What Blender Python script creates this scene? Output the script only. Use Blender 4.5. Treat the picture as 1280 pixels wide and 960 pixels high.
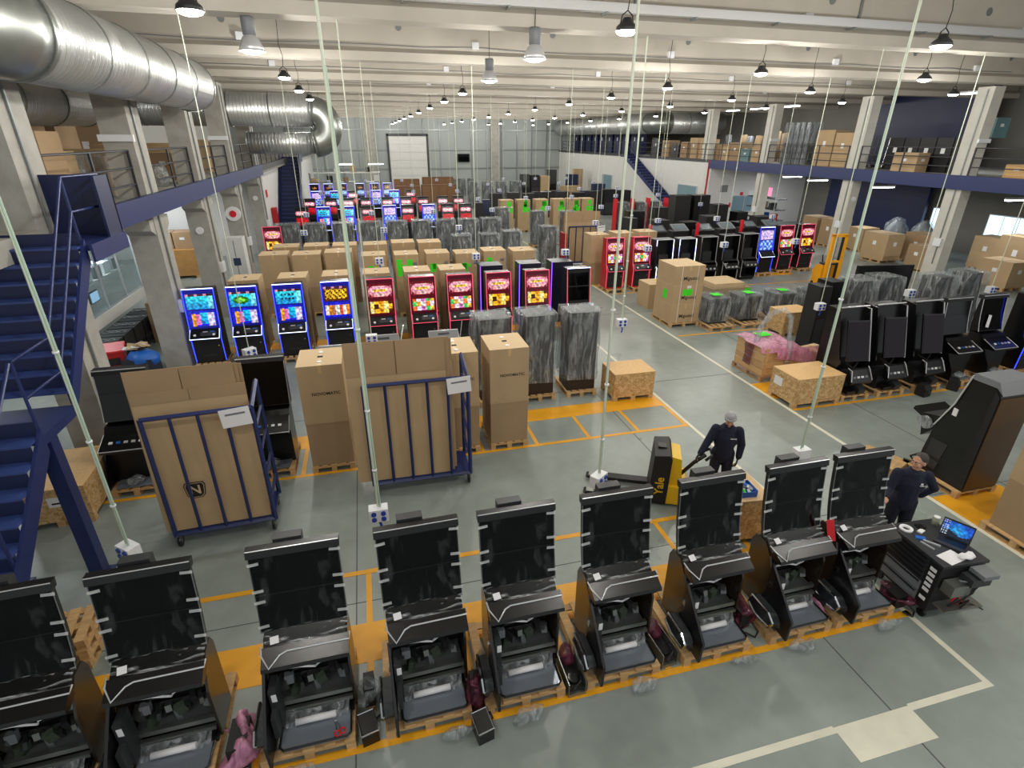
import bpy, bmesh, math, random
from mathutils import Vector, Matrix, Euler, noise as mnoise
R = math.radians
random.seed(7)
for o in list(bpy.data.objects): bpy.data.objects.remove(o)
SC = bpy.context.scene
COL = SC.collection

# ---------------------------------------------------------------- camera
F_PX, PITCH, YAW, ROLL = 672.28, 0.428313, 0.255314, 0.0039988
_cy, _sy, _cp, _sp = math.cos(YAW), math.sin(YAW), math.cos(PITCH), math.sin(PITCH)
_fw = Vector((_sy*_cp, _cy*_cp, -_sp)); _rt = Vector((_cy, -_sy, 0)); _up = _rt.cross(_fw)
_r2 = math.cos(ROLL)*_rt + math.sin(ROLL)*_up; _u2 = -math.sin(ROLL)*_rt + math.cos(ROLL)*_up
cam_d = bpy.data.cameras.new('camera'); cam = bpy.data.objects.new('camera', cam_d); COL.objects.link(cam)
cam_d.sensor_fit = 'HORIZONTAL'; cam_d.sensor_width = 36; cam_d.lens = 36*F_PX/1280
cam_d.clip_start = .05; cam_d.clip_end = 300
_m = Matrix((_r2, _u2, -_fw)).transposed().to_4x4(); _m.translation = (0, 0, 6.0)
cam.matrix_world = _m
SC.camera = cam
# ---------------------------------------------------------------- world, exposure
w = bpy.data.worlds.new('world'); SC.world = w; w.use_nodes = True
w.node_tree.nodes['Background'].inputs[0].default_value = (.95, .98, 1, 1)
w.node_tree.nodes['Background'].inputs[1].default_value = 0.5
SC.view_settings.view_transform = 'Standard'; SC.view_settings.look = 'None'
SC.view_settings.exposure = 0.2; SC.view_settings.gamma = 1.0
SC.view_settings.use_curve_mapping = False
LAMP_W = 165.0       # watts of each high-bay lamp
TUBE_W = 60.0

# ---------------------------------------------------------------- materials
def lin(h):
    if isinstance(h, str):
        h = h.lstrip('#'); c = [int(h[i:i+2], 16)/255 for i in (0, 2, 4)]
    else: c = h
    return tuple(x/12.92 if x <= .04045 else ((x+.055)/1.055)**2.4 for x in c)
MATS = {}
def mat(name, col='#808080', rough=.5, metal=0, var=0, scale=5, bump=0, bscale=60, stretch=None, rnd=0, spec=.5, coat=0):
    if name in MATS: return MATS[name]
    m = bpy.data.materials.new(name); m.use_nodes = True; MATS[name] = m
    nt = m.node_tree; b = nt.nodes['Principled BSDF']; c = lin(col)
    b.inputs['Base Color'].default_value = (*c, 1); b.inputs['Roughness'].default_value = rough
    b.inputs['Metallic'].default_value = metal; b.inputs['Specular IOR Level'].default_value = spec
    b.inputs['Coat Weight'].default_value = coat
    if var or bump:
        tc = nt.nodes.new('ShaderNodeTexCoord'); mp = nt.nodes.new('ShaderNodeMapping')
        nt.links.new(tc.outputs['Object'], mp.inputs[0])
        if stretch: mp.inputs['Scale'].default_value = stretch
    if var:
        n = nt.nodes.new('ShaderNodeTexNoise'); n.inputs['Scale'].default_value = scale; n.inputs['Detail'].default_value = 5
        nt.links.new(mp.outputs[0], n.inputs[0])
        r = nt.nodes.new('ShaderNodeMapRange'); r.inputs[1].default_value = .25; r.inputs[2].default_value = .75
        r.inputs[3].default_value = 1-var; r.inputs[4].default_value = 1+var
        nt.links.new(n.outputs['Fac'], r.inputs[0])
        last = r.outputs[0]
        if rnd:
            oi = nt.nodes.new('ShaderNodeObjectInfo'); r2 = nt.nodes.new('ShaderNodeMapRange')
            r2.inputs[3].default_value = 1-rnd; r2.inputs[4].default_value = 1+rnd
            nt.links.new(oi.outputs['Random'], r2.inputs[0])
            mu = nt.nodes.new('ShaderNodeMath'); mu.operation = 'MULTIPLY'
            nt.links.new(last, mu.inputs[0]); nt.links.new(r2.outputs[0], mu.inputs[1]); last = mu.outputs[0]
        v = nt.nodes.new('ShaderNodeVectorMath'); v.operation = 'SCALE'; v.inputs[0].default_value = c
        nt.links.new(last, v.inputs['Scale']); nt.links.new(v.outputs[0], b.inputs['Base Color'])
    if bump:
        n2 = nt.nodes.new('ShaderNodeTexNoise'); n2.inputs['Scale'].default_value = bscale; n2.inputs['Detail'].default_value = 4
        nt.links.new(mp.outputs[0], n2.inputs[0])
        bp = nt.nodes.new('ShaderNodeBump'); bp.inputs['Strength'].default_value = bump; bp.inputs['Distance'].default_value = .02
        nt.links.new(n2.outputs['Fac'], bp.inputs['Height']); nt.links.new(bp.outputs[0], b.inputs['Normal'])
    return m
def emit(name, col, s, base='#101010'):
    if name in MATS: return MATS[name]
    m = mat(name, base, .4); b = m.node_tree.nodes['Principled BSDF']
    b.inputs['Emission Color'].default_value = (*lin(col), 1); b.inputs['Emission Strength'].default_value = s
    return m
def screen_mat(name, s):
    m = mat(name, '#050508', .15); nt = m.node_tree; b = nt.nodes['Principled BSDF']
    a = nt.nodes.new('ShaderNodeAttribute'); a.attribute_name = 'Col'
    nt.links.new(a.outputs['Color'], b.inputs['Emission Color']); b.inputs['Emission Strength'].default_value = s
    return m
def film_mat(name, col, lo, hi, scale, rough=.12, lo_t=.38, hi_t=.68, sz=.5, det=5, sx=1.6):
    m = bpy.data.materials.new(name); m.use_nodes = True; MATS[name] = m; nt = m.node_tree; nt.nodes.clear()
    out = nt.nodes.new('ShaderNodeOutputMaterial'); mx = nt.nodes.new('ShaderNodeMixShader')
    tr = nt.nodes.new('ShaderNodeBsdfTransparent'); p = nt.nodes.new('ShaderNodeBsdfPrincipled')
    tr.inputs[0].default_value = (*[.5+.5*x for x in lin(col)], 1)
    p.inputs['Base Color'].default_value = (*lin(col), 1); p.inputs['Roughness'].default_value = rough
    p.inputs['Specular IOR Level'].default_value = 1.0
    tc = nt.nodes.new('ShaderNodeTexCoord'); n = nt.nodes.new('ShaderNodeTexNoise')
    n.inputs['Scale'].default_value = scale; n.inputs['Detail'].default_value = det; n.inputs['Distortion'].default_value = 1.5
    mp = nt.nodes.new('ShaderNodeMapping'); mp.inputs['Scale'].default_value = (sx, 1.6, sz)
    nt.links.new(tc.outputs['Object'], mp.inputs[0]); nt.links.new(mp.outputs[0], n.inputs[0])
    r = nt.nodes.new('ShaderNodeMapRange'); r.inputs[1].default_value = lo_t; r.inputs[2].default_value = hi_t
    r.inputs[3].default_value = lo; r.inputs[4].default_value = hi
    nt.links.new(n.outputs['Fac'], r.inputs[0]); nt.links.new(r.outputs[0], mx.inputs[0])
    bp = nt.nodes.new('ShaderNodeBump'); bp.inputs['Strength'].default_value = .7; bp.inputs['Distance'].default_value = .03
    nt.links.new(n.outputs['Fac'], bp.inputs['Height']); nt.links.new(bp.outputs[0], p.inputs['Normal'])
    nt.links.new(tr.outputs[0], mx.inputs[1]); nt.links.new(p.outputs[0], mx.inputs[2]); nt.links.new(mx.outputs[0], out.inputs[0])
    return m
def floor_mat():
    m = mat('floor_epoxy', '#838a86', .32); nt = m.node_tree; b = nt.nodes['Principled BSDF']
    tc = nt.nodes.new('ShaderNodeTexCoord')
    def nz(s, d, a, c_):
        n = nt.nodes.new('ShaderNodeTexNoise'); n.inputs['Scale'].default_value = s; n.inputs['Detail'].default_value = d
        n.inputs['Roughness'].default_value = .6
        nt.links.new(tc.outputs['Object'], n.inputs[0])
        r = nt.nodes.new('ShaderNodeMapRange'); r.inputs[1].default_value = .3; r.inputs[2].default_value = .7
        r.inputs[3].default_value = a; r.inputs[4].default_value = c_; nt.links.new(n.outputs['Fac'], r.inputs[0]); return r.outputs[0]
    a1 = nz(.5, 4, .85, 1.1); a2 = nz(3.5, 6, .93, 1.06)
    mu = nt.nodes.new('ShaderNodeMath'); mu.operation = 'MULTIPLY'; nt.links.new(a1, mu.inputs[0]); nt.links.new(a2, mu.inputs[1])
    v = nt.nodes.new('ShaderNodeVectorMath'); v.operation = 'SCALE'; v.inputs[0].default_value = lin('#8b948f')
    nt.links.new(mu.outputs[0], v.inputs['Scale']); nt.links.new(v.outputs[0], b.inputs['Base Color'])
    nt.links.new(nz(.6, 3, .27, .4), b.inputs['Roughness'])
    return m
def osb_mat():
    m = mat('osb_board', '#b98d55', .6); nt = m.node_tree; b = nt.nodes['Principled BSDF']
    tc = nt.nodes.new('ShaderNodeTexCoord'); v = nt.nodes.new('ShaderNodeTexVoronoi'); v.inputs['Scale'].default_value = 22
    n = nt.nodes.new('ShaderNodeTexNoise'); n.inputs['Scale'].default_value = 9; n.inputs['Detail'].default_value = 3
    ad = nt.nodes.new('ShaderNodeVectorMath'); ad.operation = 'MULTIPLY_ADD'; ad.inputs[1].default_value = (.25, .25, .25)
    nt.links.new(tc.outputs['Object'], n.inputs[0]); nt.links.new(n.outputs['Color'], ad.inputs[0]); nt.links.new(tc.outputs['Object'], ad.inputs[2])
    nt.links.new(ad.outputs[0], v.inputs[0])
    sx = nt.nodes.new('ShaderNodeSeparateColor'); nt.links.new(v.outputs['Color'], sx.inputs[0])
    cr = nt.nodes.new('ShaderNodeValToRGB'); e = cr.color_ramp.elements
    e[0].color = (*lin('#a67f4c'), 1); e[1].color = (*lin('#d8b988'), 1); x = e.new(.5); x.color = (*lin('#c6a06c'), 1)
    nt.links.new(sx.outputs[0], cr.inputs[0]); nt.links.new(cr.outputs[0], b.inputs['Base Color'])
    return m
def duct_mat():
    m = mat('galvanised_duct', '#b4b6b5', .3, .75); nt = m.node_tree; b = nt.nodes['Principled BSDF']
    tc = nt.nodes.new('ShaderNodeTexCoord'); wv = nt.nodes.new('ShaderNodeTexWave'); wv.bands_direction = 'Z'
    wv.inputs['Scale'].default_value = 2.2; wv.inputs['Distortion'].default_value = .15
    nt.links.new(tc.outputs['Object'], wv.inputs[0])
    r = nt.nodes.new('ShaderNodeMapRange'); r.inputs[1].default_value = .8; r.inputs[2].default_value = 1
    nt.links.new(wv.outputs['Fac'], r.inputs[0])
    bp = nt.nodes.new('ShaderNodeBump'); bp.inputs['Strength'].default_value = .6; bp.inputs['Distance'].default_value = .03
    nt.links.new(r.outputs[0], bp.inputs['Height']); nt.links.new(bp.outputs[0], b.inputs['Normal'])
    n = nt.nodes.new('ShaderNodeTexNoise'); n.inputs['Scale'].default_value = 3; nt.links.new(tc.outputs['Object'], n.inputs[0])
    r2 = nt.nodes.new('ShaderNodeMapRange'); r2.inputs[3].default_value = .22; r2.inputs[4].default_value = .5
    nt.links.new(n.outputs['Fac'], r2.inputs[0]); nt.links.new(r2.outputs[0], b.inputs['Roughness'])
    return m
FLOOR = floor_mat(); OSB = osb_mat(); DUCT = duct_mat()
CONC = mat('concrete', '#a19f98', .85, var=.16, scale=2.5, bump=.2, bscale=25)
ROOF = mat('roof_concrete', '#b9b3a8', .9, var=.06, scale=1.5)
WHITE = mat('white_paint', '#d4d4d2', .7, var=.03, scale=2)
PANEL = mat('grey_wall_panel', '#9da3a2', .6, var=.05, scale=.6)
GSTEEL = mat('grey_steel', '#8a8f90', .45, .6)
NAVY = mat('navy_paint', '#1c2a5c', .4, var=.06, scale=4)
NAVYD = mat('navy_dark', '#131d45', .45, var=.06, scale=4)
RAIL = mat('dark_rail', '#23252e', .5)
BLACK = mat('black_cabinet', '#0d0d0f', .28, var=.15, scale=3)
BLACKM = mat('black_matt', '#141416', .6, var=.2, scale=5)
GLOSS = mat('black_glass', '#040507', .05, spec=.35)
BRONZE = mat('bronze_laminate', '#2a2015', .22, spec=.6)
CHAR = mat('charcoal_plastic', '#2c2e31', .45, var=.1)
GREYP = mat('grey_plastic', '#73777b', .45)
TRAYM = mat('tray_metal', '#7a828c', .2, .25)
STEEL = mat('bare_steel', '#8f938f', .35, .85, var=.1)
CHROME = mat('chrome', '#c9ccd0', .12, 1.0)
SILVER = mat('silver_trim', '#d7d9dc', .3, .5)
PCB = mat('pcb_green', '#3a4437', .6, var=.4, scale=30)
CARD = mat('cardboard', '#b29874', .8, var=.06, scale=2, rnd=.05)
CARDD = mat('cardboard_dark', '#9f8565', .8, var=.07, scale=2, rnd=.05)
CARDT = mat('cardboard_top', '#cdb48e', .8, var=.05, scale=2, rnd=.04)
PRINT = mat('black_print', '#1d1a18', .8)
GREEN = mat('green_label', '#3fe21c', .7)
WPAPER = mat('white_paper', '#e4e4e6', .7)
WOOD = mat('pallet_wood', '#c19d6c', .75, var=.22, scale=4, stretch=(1, 8, 8), rnd=.12)
WOODD = mat('pallet_wood_old', '#a58560', .8, var=.25, scale=4, stretch=(1, 8, 8), rnd=.12)
YELL = mat('floor_yellow', '#e2a11c', .45, var=.1, scale=3)
WLINE = mat('floor_white', '#d8d6c4', .5, var=.1, scale=3)
JOINT = mat('floor_joint', '#4d514f', .7)
TAPE = mat('tape', '#b5b6b4', .6)
ROPE = mat('cable_pale', '#c4cdb9', .5)
CABLEK = mat('cable_black', '#151515', .6)
SOCK = mat('socket_blue', '#1c3fa0', .4)
SBOX = mat('socket_box_white', '#dfe2e6', .4)
RED = mat('red_plastic', '#b3161c', .35)
REDB = mat('red_bright', '#d41f2a', .4)
BLUEP = mat('blue_plastic', '#1c5fb4', .45)
YTRUCK = mat('truck_yellow', '#e0b416', .4, var=.05)
OTRUCK = mat('stacker_yellow', '#efa60d', .4, var=.05)
PINKF = film_mat('pink_film', '#e79cc0', .4, .8, 5, .3)
FILM = film_mat('clear_film', '#d6dcdf', .07, .4, 5, .2, sz=.25, det=2)
FILMT = film_mat('thin_film', '#dfe5e8', .0, .09, 2.5, lo_t=.55, hi_t=.8, det=2)  # clear film whose patchy opacity paints faint glints
FILMC = film_mat('crinkled_film', '#dfe5e8', .0, .6, 9, .06, lo_t=.52, hi_t=.75, sz=1.8, sx=.3, det=3)  # real film; glints along its creases are put into the white streaks
GLASS = film_mat('clear_glass', '#cfe0e4', .08, .12, .5, .02)
PURPF = film_mat('purple_film', '#7d3350', .2, .65, 9)
TREAD = mat('tread_blue_lit', '#33457f', .4, var=.08)  # lighter steel blue, part of it light falling on the treads
LAMPE = emit('lamp_glow', '#fff6e4', 30, '#ffffff')
TUBEE = emit('tube_glow', '#f4fbff', 14, '#ffffff')
LEDB = emit('led_blue', '#2a3cff', 3); LEDR = emit('led_red', '#e8506a', 1.3); LEDW = emit('led_white', '#c9d4ff', 3.5)
LEDP = emit('led_violet', '#7a3cff', 3.5)
SCREEN = screen_mat('screen_picture', 1.15)
SKYW = emit('window_daylight', '#bfe0f5', 1.6, '#cfe6f2')
SKIN = mat('skin', '#b98a70', .55, var=.05); HAIR = mat('hair_grey', '#37342f', .7, var=.3, scale=40)
KNIT = mat('knit_navy', '#10152b', .9, var=.15, scale=12); TROU = mat('trousers_navy', '#0e1222', .9, var=.15, scale=10)
BEAN = mat('beanie_grey', '#a2a3a6', .95, var=.12, scale=30, bump=.5, bscale=90); GLOVE = mat('glove_black', '#101013', .7)

# ---------------------------------------------------------------- mesh builder
class G:
    def __init__(s): s.v = []; s.f = []; s.m = []; s.sm = []
    def add(s, vs, fs, m=0, smooth=False):
        k = len(s.v); s.v += [tuple(v) for v in vs]; s.f += [tuple(i+k for i in f) for f in fs]
        s.m += [m]*len(fs); s.sm += [smooth]*len(fs); return s
    def b(s, x0, x1, y0, y1, z0, z1, m=0):
        return s.add([(x0,y0,z0),(x1,y0,z0),(x1,y1,z0),(x0,y1,z0),(x0,y0,z1),(x1,y0,z1),(x1,y1,z1),(x0,y1,z1)],
              [(0,3,2,1),(4,5,6,7),(0,1,5,4),(1,2,6,5),(2,3,7,6),(3,0,4,7)], m)
    def ob(s, c, size, rot=(0,0,0), m=0):        # oriented box
        e = Euler(rot).to_matrix(); c = Vector(c); h = [q/2 for q in size]
        vs = [c + e@Vector((a*h[0], b_*h[1], d*h[2])) for a,b_,d in ((-1,-1,-1),(1,-1,-1),(1,1,-1),(-1,1,-1),(-1,-1,1),(1,-1,1),(1,1,1),(-1,1,1))]
        return s.add(vs, [(0,3,2,1),(4,5,6,7),(0,1,5,4),(1,2,6,5),(2,3,7,6),(3,0,4,7)], m)
    def px(s, poly, x0, x1, m=0):                # (y,z) polygon extruded along x
        n = len(poly); vs = [(x0,y,z) for y,z in poly]+[(x1,y,z) for y,z in poly]
        a = sum(poly[i][0]*poly[(i+1)%n][1]-poly[(i+1)%n][0]*poly[i][1] for i in range(n))
        if a < 0: vs = [(x0,y,z) for y,z in poly[::-1]]+[(x1,y,z) for y,z in poly[::-1]]
        return s.add(vs, [tuple(range(n))[::-1], tuple(range(n,2*n))]+[(i,(i+1)%n,(i+1)%n+n,i+n) for i in range(n)], m)
    def py(s, poly, y0, y1, m=0):                # (x,z) polygon extruded along y
        k = len(s.v); s.px(poly, y0, y1, m); s.v[k:] = [(v[1],v[0],v[2]) for v in s.v[k:]]
        for i in range(len(s.f)-len(poly)-2, len(s.f)): s.f[i] = s.f[i][::-1]
        return s
    def pz(s, poly, z0, z1, m=0):                # (x,y) polygon extruded along z
        k = len(s.v); s.px(poly, z0, z1, m); s.v[k:] = [(v[1],v[2],v[0]) for v in s.v[k:]]; return s
    def cyl(s, p, q, r, n=12, r1=None, m=0, caps=True):
        return s.tube([p, q], r, n, m, [r, r if r1 is None else r1], caps)
    def tube(s, pts, r, n=6, m=0, rad=None, caps=True):
        pts = [Vector(p) for p in pts]; L = len(pts); vs = []; fs = []
        ref = None
        for i, p in enumerate(pts):
            t = (pts[min(i+1,L-1)]-pts[max(i-1,0)])
            if t.length < 1e-9: t = Vector((0,0,1))
            t.normalize()
            if ref is None: ref = Vector((0,0,1)) if abs(t.z) < .9 else Vector((1,0,0))
            u = ref-t*ref.dot(t)
            if u.length < 1e-4: u = t.orthogonal()
            u.normalize(); ref = u; v = t.cross(u); rr = rad[i] if rad else r
            vs += [p+(u*math.cos(2*math.pi*k/n)+v*math.sin(2*math.pi*k/n))*rr for k in range(n)]
        for i in range(L-1):
            fs += [(i*n+k, i*n+(k+1)%n, (i+1)*n+(k+1)%n, (i+1)*n+k) for k in range(n)]
        s.add(vs, fs, m, n > 6)
        if caps:
            k = len(s.v)-len(vs); s.f += [tuple(k+j for j in range(n))[::-1], tuple(k+(L-1)*n+j for j in range(n))]; s.m += [m, m]; s.sm += [False, False]
        return s
    def lathe(s, prof, c=(0,0,0), n=16, m=0):    # (r,z) profile about z
        vs = []; L = len(prof)
        for r, z in prof: vs += [(c[0]+r*math.cos(2*math.pi*k/n), c[1]+r*math.sin(2*math.pi*k/n), c[2]+z) for k in range(n)]
        return s.add(vs, [(i*n+k, i*n+(k+1)%n, (i+1)*n+(k+1)%n, (i+1)*n+k) for i in range(L-1) for k in range(n)], m, True)
    def ell(s, c, r, n=12, k=8, m=0, rot=None):
        e = Euler(rot).to_matrix() if rot else Matrix.Identity(3); vs = []
        for i in range(k+1):
            a = math.pi*i/k
            for j in range(n):
                b = 2*math.pi*j/n
                vs.append(Vector(c)+e@Vector((r[0]*math.sin(a)*math.cos(b), r[1]*math.sin(a)*math.sin(b), -r[2]*math.cos(a))))
        return s.add(vs, [(i*n+j, i*n+(j+1)%n, (i+1)*n+(j+1)%n, (i+1)*n+j) for i in range(k) for j in range(n)], m, True)
    def mesh(s, name):
        me = bpy.data.meshes.new(name); me.from_pydata(s.v, [], s.f)
        me.polygons.foreach_set('material_index', s.m); me.polygons.foreach_set('use_smooth', s.sm); me.update(); return me
def obj(name, g, m, parent=None, label=None, loc=None, rot=None):
    me = g.mesh(name) if isinstance(g, G) else g
    for x in (m if isinstance(m, (list, tuple)) else [m]):
        if len(me.materials) < (len(m) if isinstance(m, (list, tuple)) else 1): me.materials.append(x)
    o = bpy.data.objects.new(name, me); COL.objects.link(o)
    if parent: o.parent = parent
    if label: o['label'] = label
    if loc: o.location = loc
    if rot: o.rotation_euler = rot
    return o
def tag(o, label, cat, group=None):
    o['label'] = label; o['category'] = cat
    if group: o['group'] = group
    return o
def thing(name, label, cat, loc=(0,0,0), rz=0, group=None):
    o = bpy.data.objects.new(name, None); COL.objects.link(o); o.empty_display_size = .1
    o.location = loc; o.rotation_euler = (0, 0, rz); return tag(o, label, cat, group)
def struct(name, g, m, parent=None):
    o = obj(name, g, m, parent); o['kind'] = 'structure'; return o
KIDS = {}
def copy_tree(o, parent=None):
    c = o.copy(); COL.objects.link(c); c.parent = parent
    for ch in list(o.children): copy_tree(ch, c)
    return c
PROTO = {}
def place(key, build, label, cat, loc, rz=0, group=None):
    "first call builds the thing, later calls copy it with its parts"
    if key in PROTO:
        o = copy_tree(PROTO[key])
    else:
        o = build(); PROTO[key] = o
    o.location = loc; o.rotation_euler = (0, 0, rz)
    if 'group' in o: del o['group']
    return tag(o, label, cat, group)
ORD = ['first','second','third','fourth','fifth','sixth','seventh','eighth','ninth','tenth','eleventh','twelfth','thirteenth','fourteenth']
def text(name, s, size, m, parent, loc, rot=(R(90),0,0), label=None):
    cu = bpy.data.curves.new(name, 'FONT'); cu.body = s; cu.size = size; cu.align_x = 'CENTER'; cu.align_y = 'CENTER'; cu.extrude = .0008
    cu.resolution_u = 2; cu.offset = .018*size
    t = bpy.data.objects.new(name, cu); COL.objects.link(t)
    me = bpy.data.meshes.new_from_object(t.evaluated_get(bpy.context.evaluated_depsgraph_get()))
    bpy.data.objects.remove(t); me.materials.clear()
    return obj(name, me, m, parent, label, loc, rot)
def nvec(p): return Vector((mnoise.noise(p), mnoise.noise(p+Vector((17.3, 4.1, 9.7))), mnoise.noise(p+Vector((3.9, 21.7, 13.1)))))
def crinkle(g, amp, fr, seed=0):
    g.v = [tuple(Vector(v)+amp*nvec(Vector(v)*fr+Vector((seed*7.1, seed*3.3, 0)))) for v in g.v]; return g
def grid(g, f, nu, nv, m=0, smooth=True):
    vs = [f(i/nu, j/nv) for j in range(nv+1) for i in range(nu+1)]
    return g.add(vs, [(j*(nu+1)+i, j*(nu+1)+i+1, (j+1)*(nu+1)+i+1, (j+1)*(nu+1)+i) for j in range(nv) for i in range(nu)], m, smooth)
def picture(name, f, pic, nu, nv, parent, loc=None, label=None, m=None):
    "a lit screen: fine grid of faces, each painted with the colour of the picture"
    g = grid(G(), f, nu, nv, smooth=False); me = g.mesh(name)
    ca = me.color_attributes.new('Col', 'FLOAT_COLOR', 'CORNER'); k = 0
    for j in range(nv):
        for i in range(nu):
            k_ = .86+.5*mnoise.noise(Vector((i/nu*11, j/nv*8, 1.7))); c = lin([max(0, min(1, q*k_)) for q in pic((i+.5)/nu, (j+.5)/nv)])
            for _ in range(4): ca.data[k].color = (*c, 1); k += 1
    return obj(name, me, m or SCREEN, parent, label, loc)

# ================================================================ THE SETTING
YB = 72.0
floor = struct('floor', G().b(-14.4, 33.9, -3, YB+.3, -.3, 0), FLOOR)
def line(name, x0, x1, y0, y1, m): obj(name, G().b(x0, x1, y0, y1, 0, .004), m, floor)
for x0, x1, y in ((-5.2, 6.78, 3.93), (-5.2, 6.7, 6.6), (-5.3, 6.7, 9.52), (9.6, 18.5, 9.57), (9.7, 20, 15.1), (9.7, 20, 20.6)):
    line('yellow_floor_line', x0, x1, y-.045, y+.045, YELL)
for x0, x1, y0, y1 in ((-5.2, 6.68, 5.0, 5.62), (-5.3, 6.68, 10.57, 11.13), (9.57, 18, 10.2, 11.15), (9.57, 11.2, 5.05, 5.95), (-5.3, 6.68, 17.0, 17.6), (9.57, 20, 21.9, 22.4)):
    line('yellow_floor_band', x0, x1, y0, y1, YELL)
for k in range(-4, 6):
    x = -.52+1.195*k
    line('yellow_floor_line', x-.04, x+.04, 3.98, 5.0, YELL); line('yellow_floor_line', x-.04, x+.04, 5.62, 6.56, YELL)
    line('yellow_floor_line', x-.04, x+.04, 9.56, 10.57, YELL)
line('yellow_floor_line', 6.6, 6.68, 9.56, 10.57, YELL)
for x0, x1, y0, y1 in ((6.69, 6.77, 2.79, 30), (9.47, 9.56, 1.0, 34), (2.2, 4.48, 2.79, 2.87), (5.53, 6.69, 2.79, 2.87), (-5.97, -5.9, 4, 16)):
    line('white_floor_line', x0, x1, y0, y1, WLINE)
line('white_floor_patch', 4.48, 5.53, 2.47, 2.85, WLINE)
for x0, x1, y0, y1 in ((5.285, 5.3, -1, 30), (-5.2, 25, 11.9, 11.915), (-.7, -.685, -1, 30), (11.3, 11.315, -1, 40), (-5.2, 25, 6.0, 6.012), (-5.2, 25, 17.9, 17.915)):
    obj('floor_joint', G().b(x0, x1, y0, y1, 0, .0025), JOINT, floor)

# roof slab and precast beams
struct('ceiling', G().b(-14.4, 33.9, -3, YB+.3, 9.45, 9.7), ROOF)
for k in range(-1, 11):
    y = 12.4+6*k-6
    if y < 0 or y > YB-.5: continue
    g = G().px([(y-.28, 8.0), (y+.28, 8.0), (y+.28, 8.22), (y+.12, 8.34), (y+.12, 9.45), (y-.12, 9.45), (y-.12, 8.34), (y-.28, 8.22)], -14.2, 33.7)
    b = struct('trim_roof_beam', g, ROOF)
    for q in range(7): obj('service_cap', G().cyl((-3.2+4.6*q, y-.118, 8.85), (-3.2+4.6*q, y-.132, 8.85), .09, 10), GSTEEL, b)
    for q in range(5):
        if k < 2: obj('service_strap', G().b(.2+5.6*q-.03, .2+5.6*q+.03, y-.16, y-.12, 8.36, 8.9), GSTEEL, b)
    g = G(); random.seed(k+40)
    pts = [(-5.4+1.5*i, y-.15-.0*i, 8.42+random.uniform(-.02, .02)-.02*(i % 3)) for i in range(21)]
    g.tube(pts, .012, 5); obj('roof_cable', g, GREYP, b)
    for q in range(5): obj('junction_box', G().b(-2.9+6.4*q, -2.7+6.4*q, y-.22, y-.12, 8.38, 8.56), SBOX, b)
    # cross ribs of the roof panels
    for q in range(6): obj('panel_rib', G().b(-3.9+5.2*q, -3.84+5.2*q, y+.12, min(y+5.88, YB), 9.38, 9.46), GSTEEL, b)
# translucent cable tray along the nearest beam
for y, nm in ((11.98, 'cable tray running along the nearest visible roof beam'),):
    t = thing('cable_tray', 'pale perforated '+nm, 'cable tray', (0, y, 8.3))
    g = G().b(-5.3, 25, -.06, .06, 0, .015).b(-5.3, 25, -.07, -.06, 0, .16).b(-5.3, 25, .06, .07, 0, .16); obj('tray', g, SILVER, t)
    for q in range(16): obj('bracket', G().b(-5+2*q, -4.95+2*q, -.1, .14, -.04, 0), GSTEEL, t)
# back wall with frame, posts and a sectional door
bw = struct('wall_back', G().b(-14.4, 33.9, YB, YB+.3, 0, 9.5), PANEL)
for i in range(22): obj('post', G().b(-8+1.95*i-.05, -8+1.95*i+.05, YB-.12, YB, 0, 8.2), GSTEEL, bw)
for z in (2.6, 4.7, 6.9): obj('rail', G().b(-8, 25, YB-.14, YB-.02, z-.06, z+.06), GSTEEL, bw)
for x in (1.2, 16.4): obj('concrete_pier', G().b(x-.55, x+.55, YB-.5, YB, 0, 8.3), CONC, bw)
d = struct('door_1', G().b(3.4, 7.9, YB-.2, YB-.02, 0, 6.2), WHITE)
for i in range(7): obj('door_section', G().b(3.45, 7.85, YB-.26, YB-.2, .05+.88*i, .87+.88*i), WHITE, d)
obj('door_frame', G().b(3.2, 3.4, YB-.3, YB, 0, 6.4).b(7.9, 8.1, YB-.3, YB, 0, 6.4).b(3.2, 8.1, YB-.3, YB, 6.2, 6.5), CHAR, d)
t = thing('wall_monitor', 'black flat television mounted on the grey back wall', 'television', (12.4, YB-.25, 3.3))
obj('case', G().b(-.75, .75, 0, .1, 0, .95), BLACKM, t); obj('display', G().b(-.69, .69, -.012, 0, .06, .89), GLOSS, t)
# side walls
struct('wall_left', G().b(-14.4, -14.1, -3, YB, 0, 9.5), WHITE)
struct('wall_right', G().b(33.6, 33.9, -3, YB, 0, 9.5), mat('wall_shade_tone', '#77756f', .8, var=.06, scale=1))  # grey-brown, darkened to hold the shade of the unlit mezzanine
# mezzanine slabs with blue edge beams
ml = struct('trim_mezzanine_slab_left', G().b(-14.1, -5.24, 8, YB, 4.24, 4.6), CONC)
mr = struct('trim_mezzanine_slab_right', G().b(25.25, 33.6, -3, YB, 4.2, 4.6), CONC)
obj('edge_beam', G().b(-5.24, -5.1, 11.31, 33, 4.2, 4.7), NAVY, ml); obj('edge_beam', G().b(-5.24, -5.1, 33, YB, 4.4, 4.68), CHAR, ml)
obj('edge_beam', G().b(24.95, 25.25, -3, 38, 4.05, 4.62), NAVY, mr); obj('edge_beam', G().b(24.95, 25.25, 38, YB, 4.45, 4.62), CHAR, mr)
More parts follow.
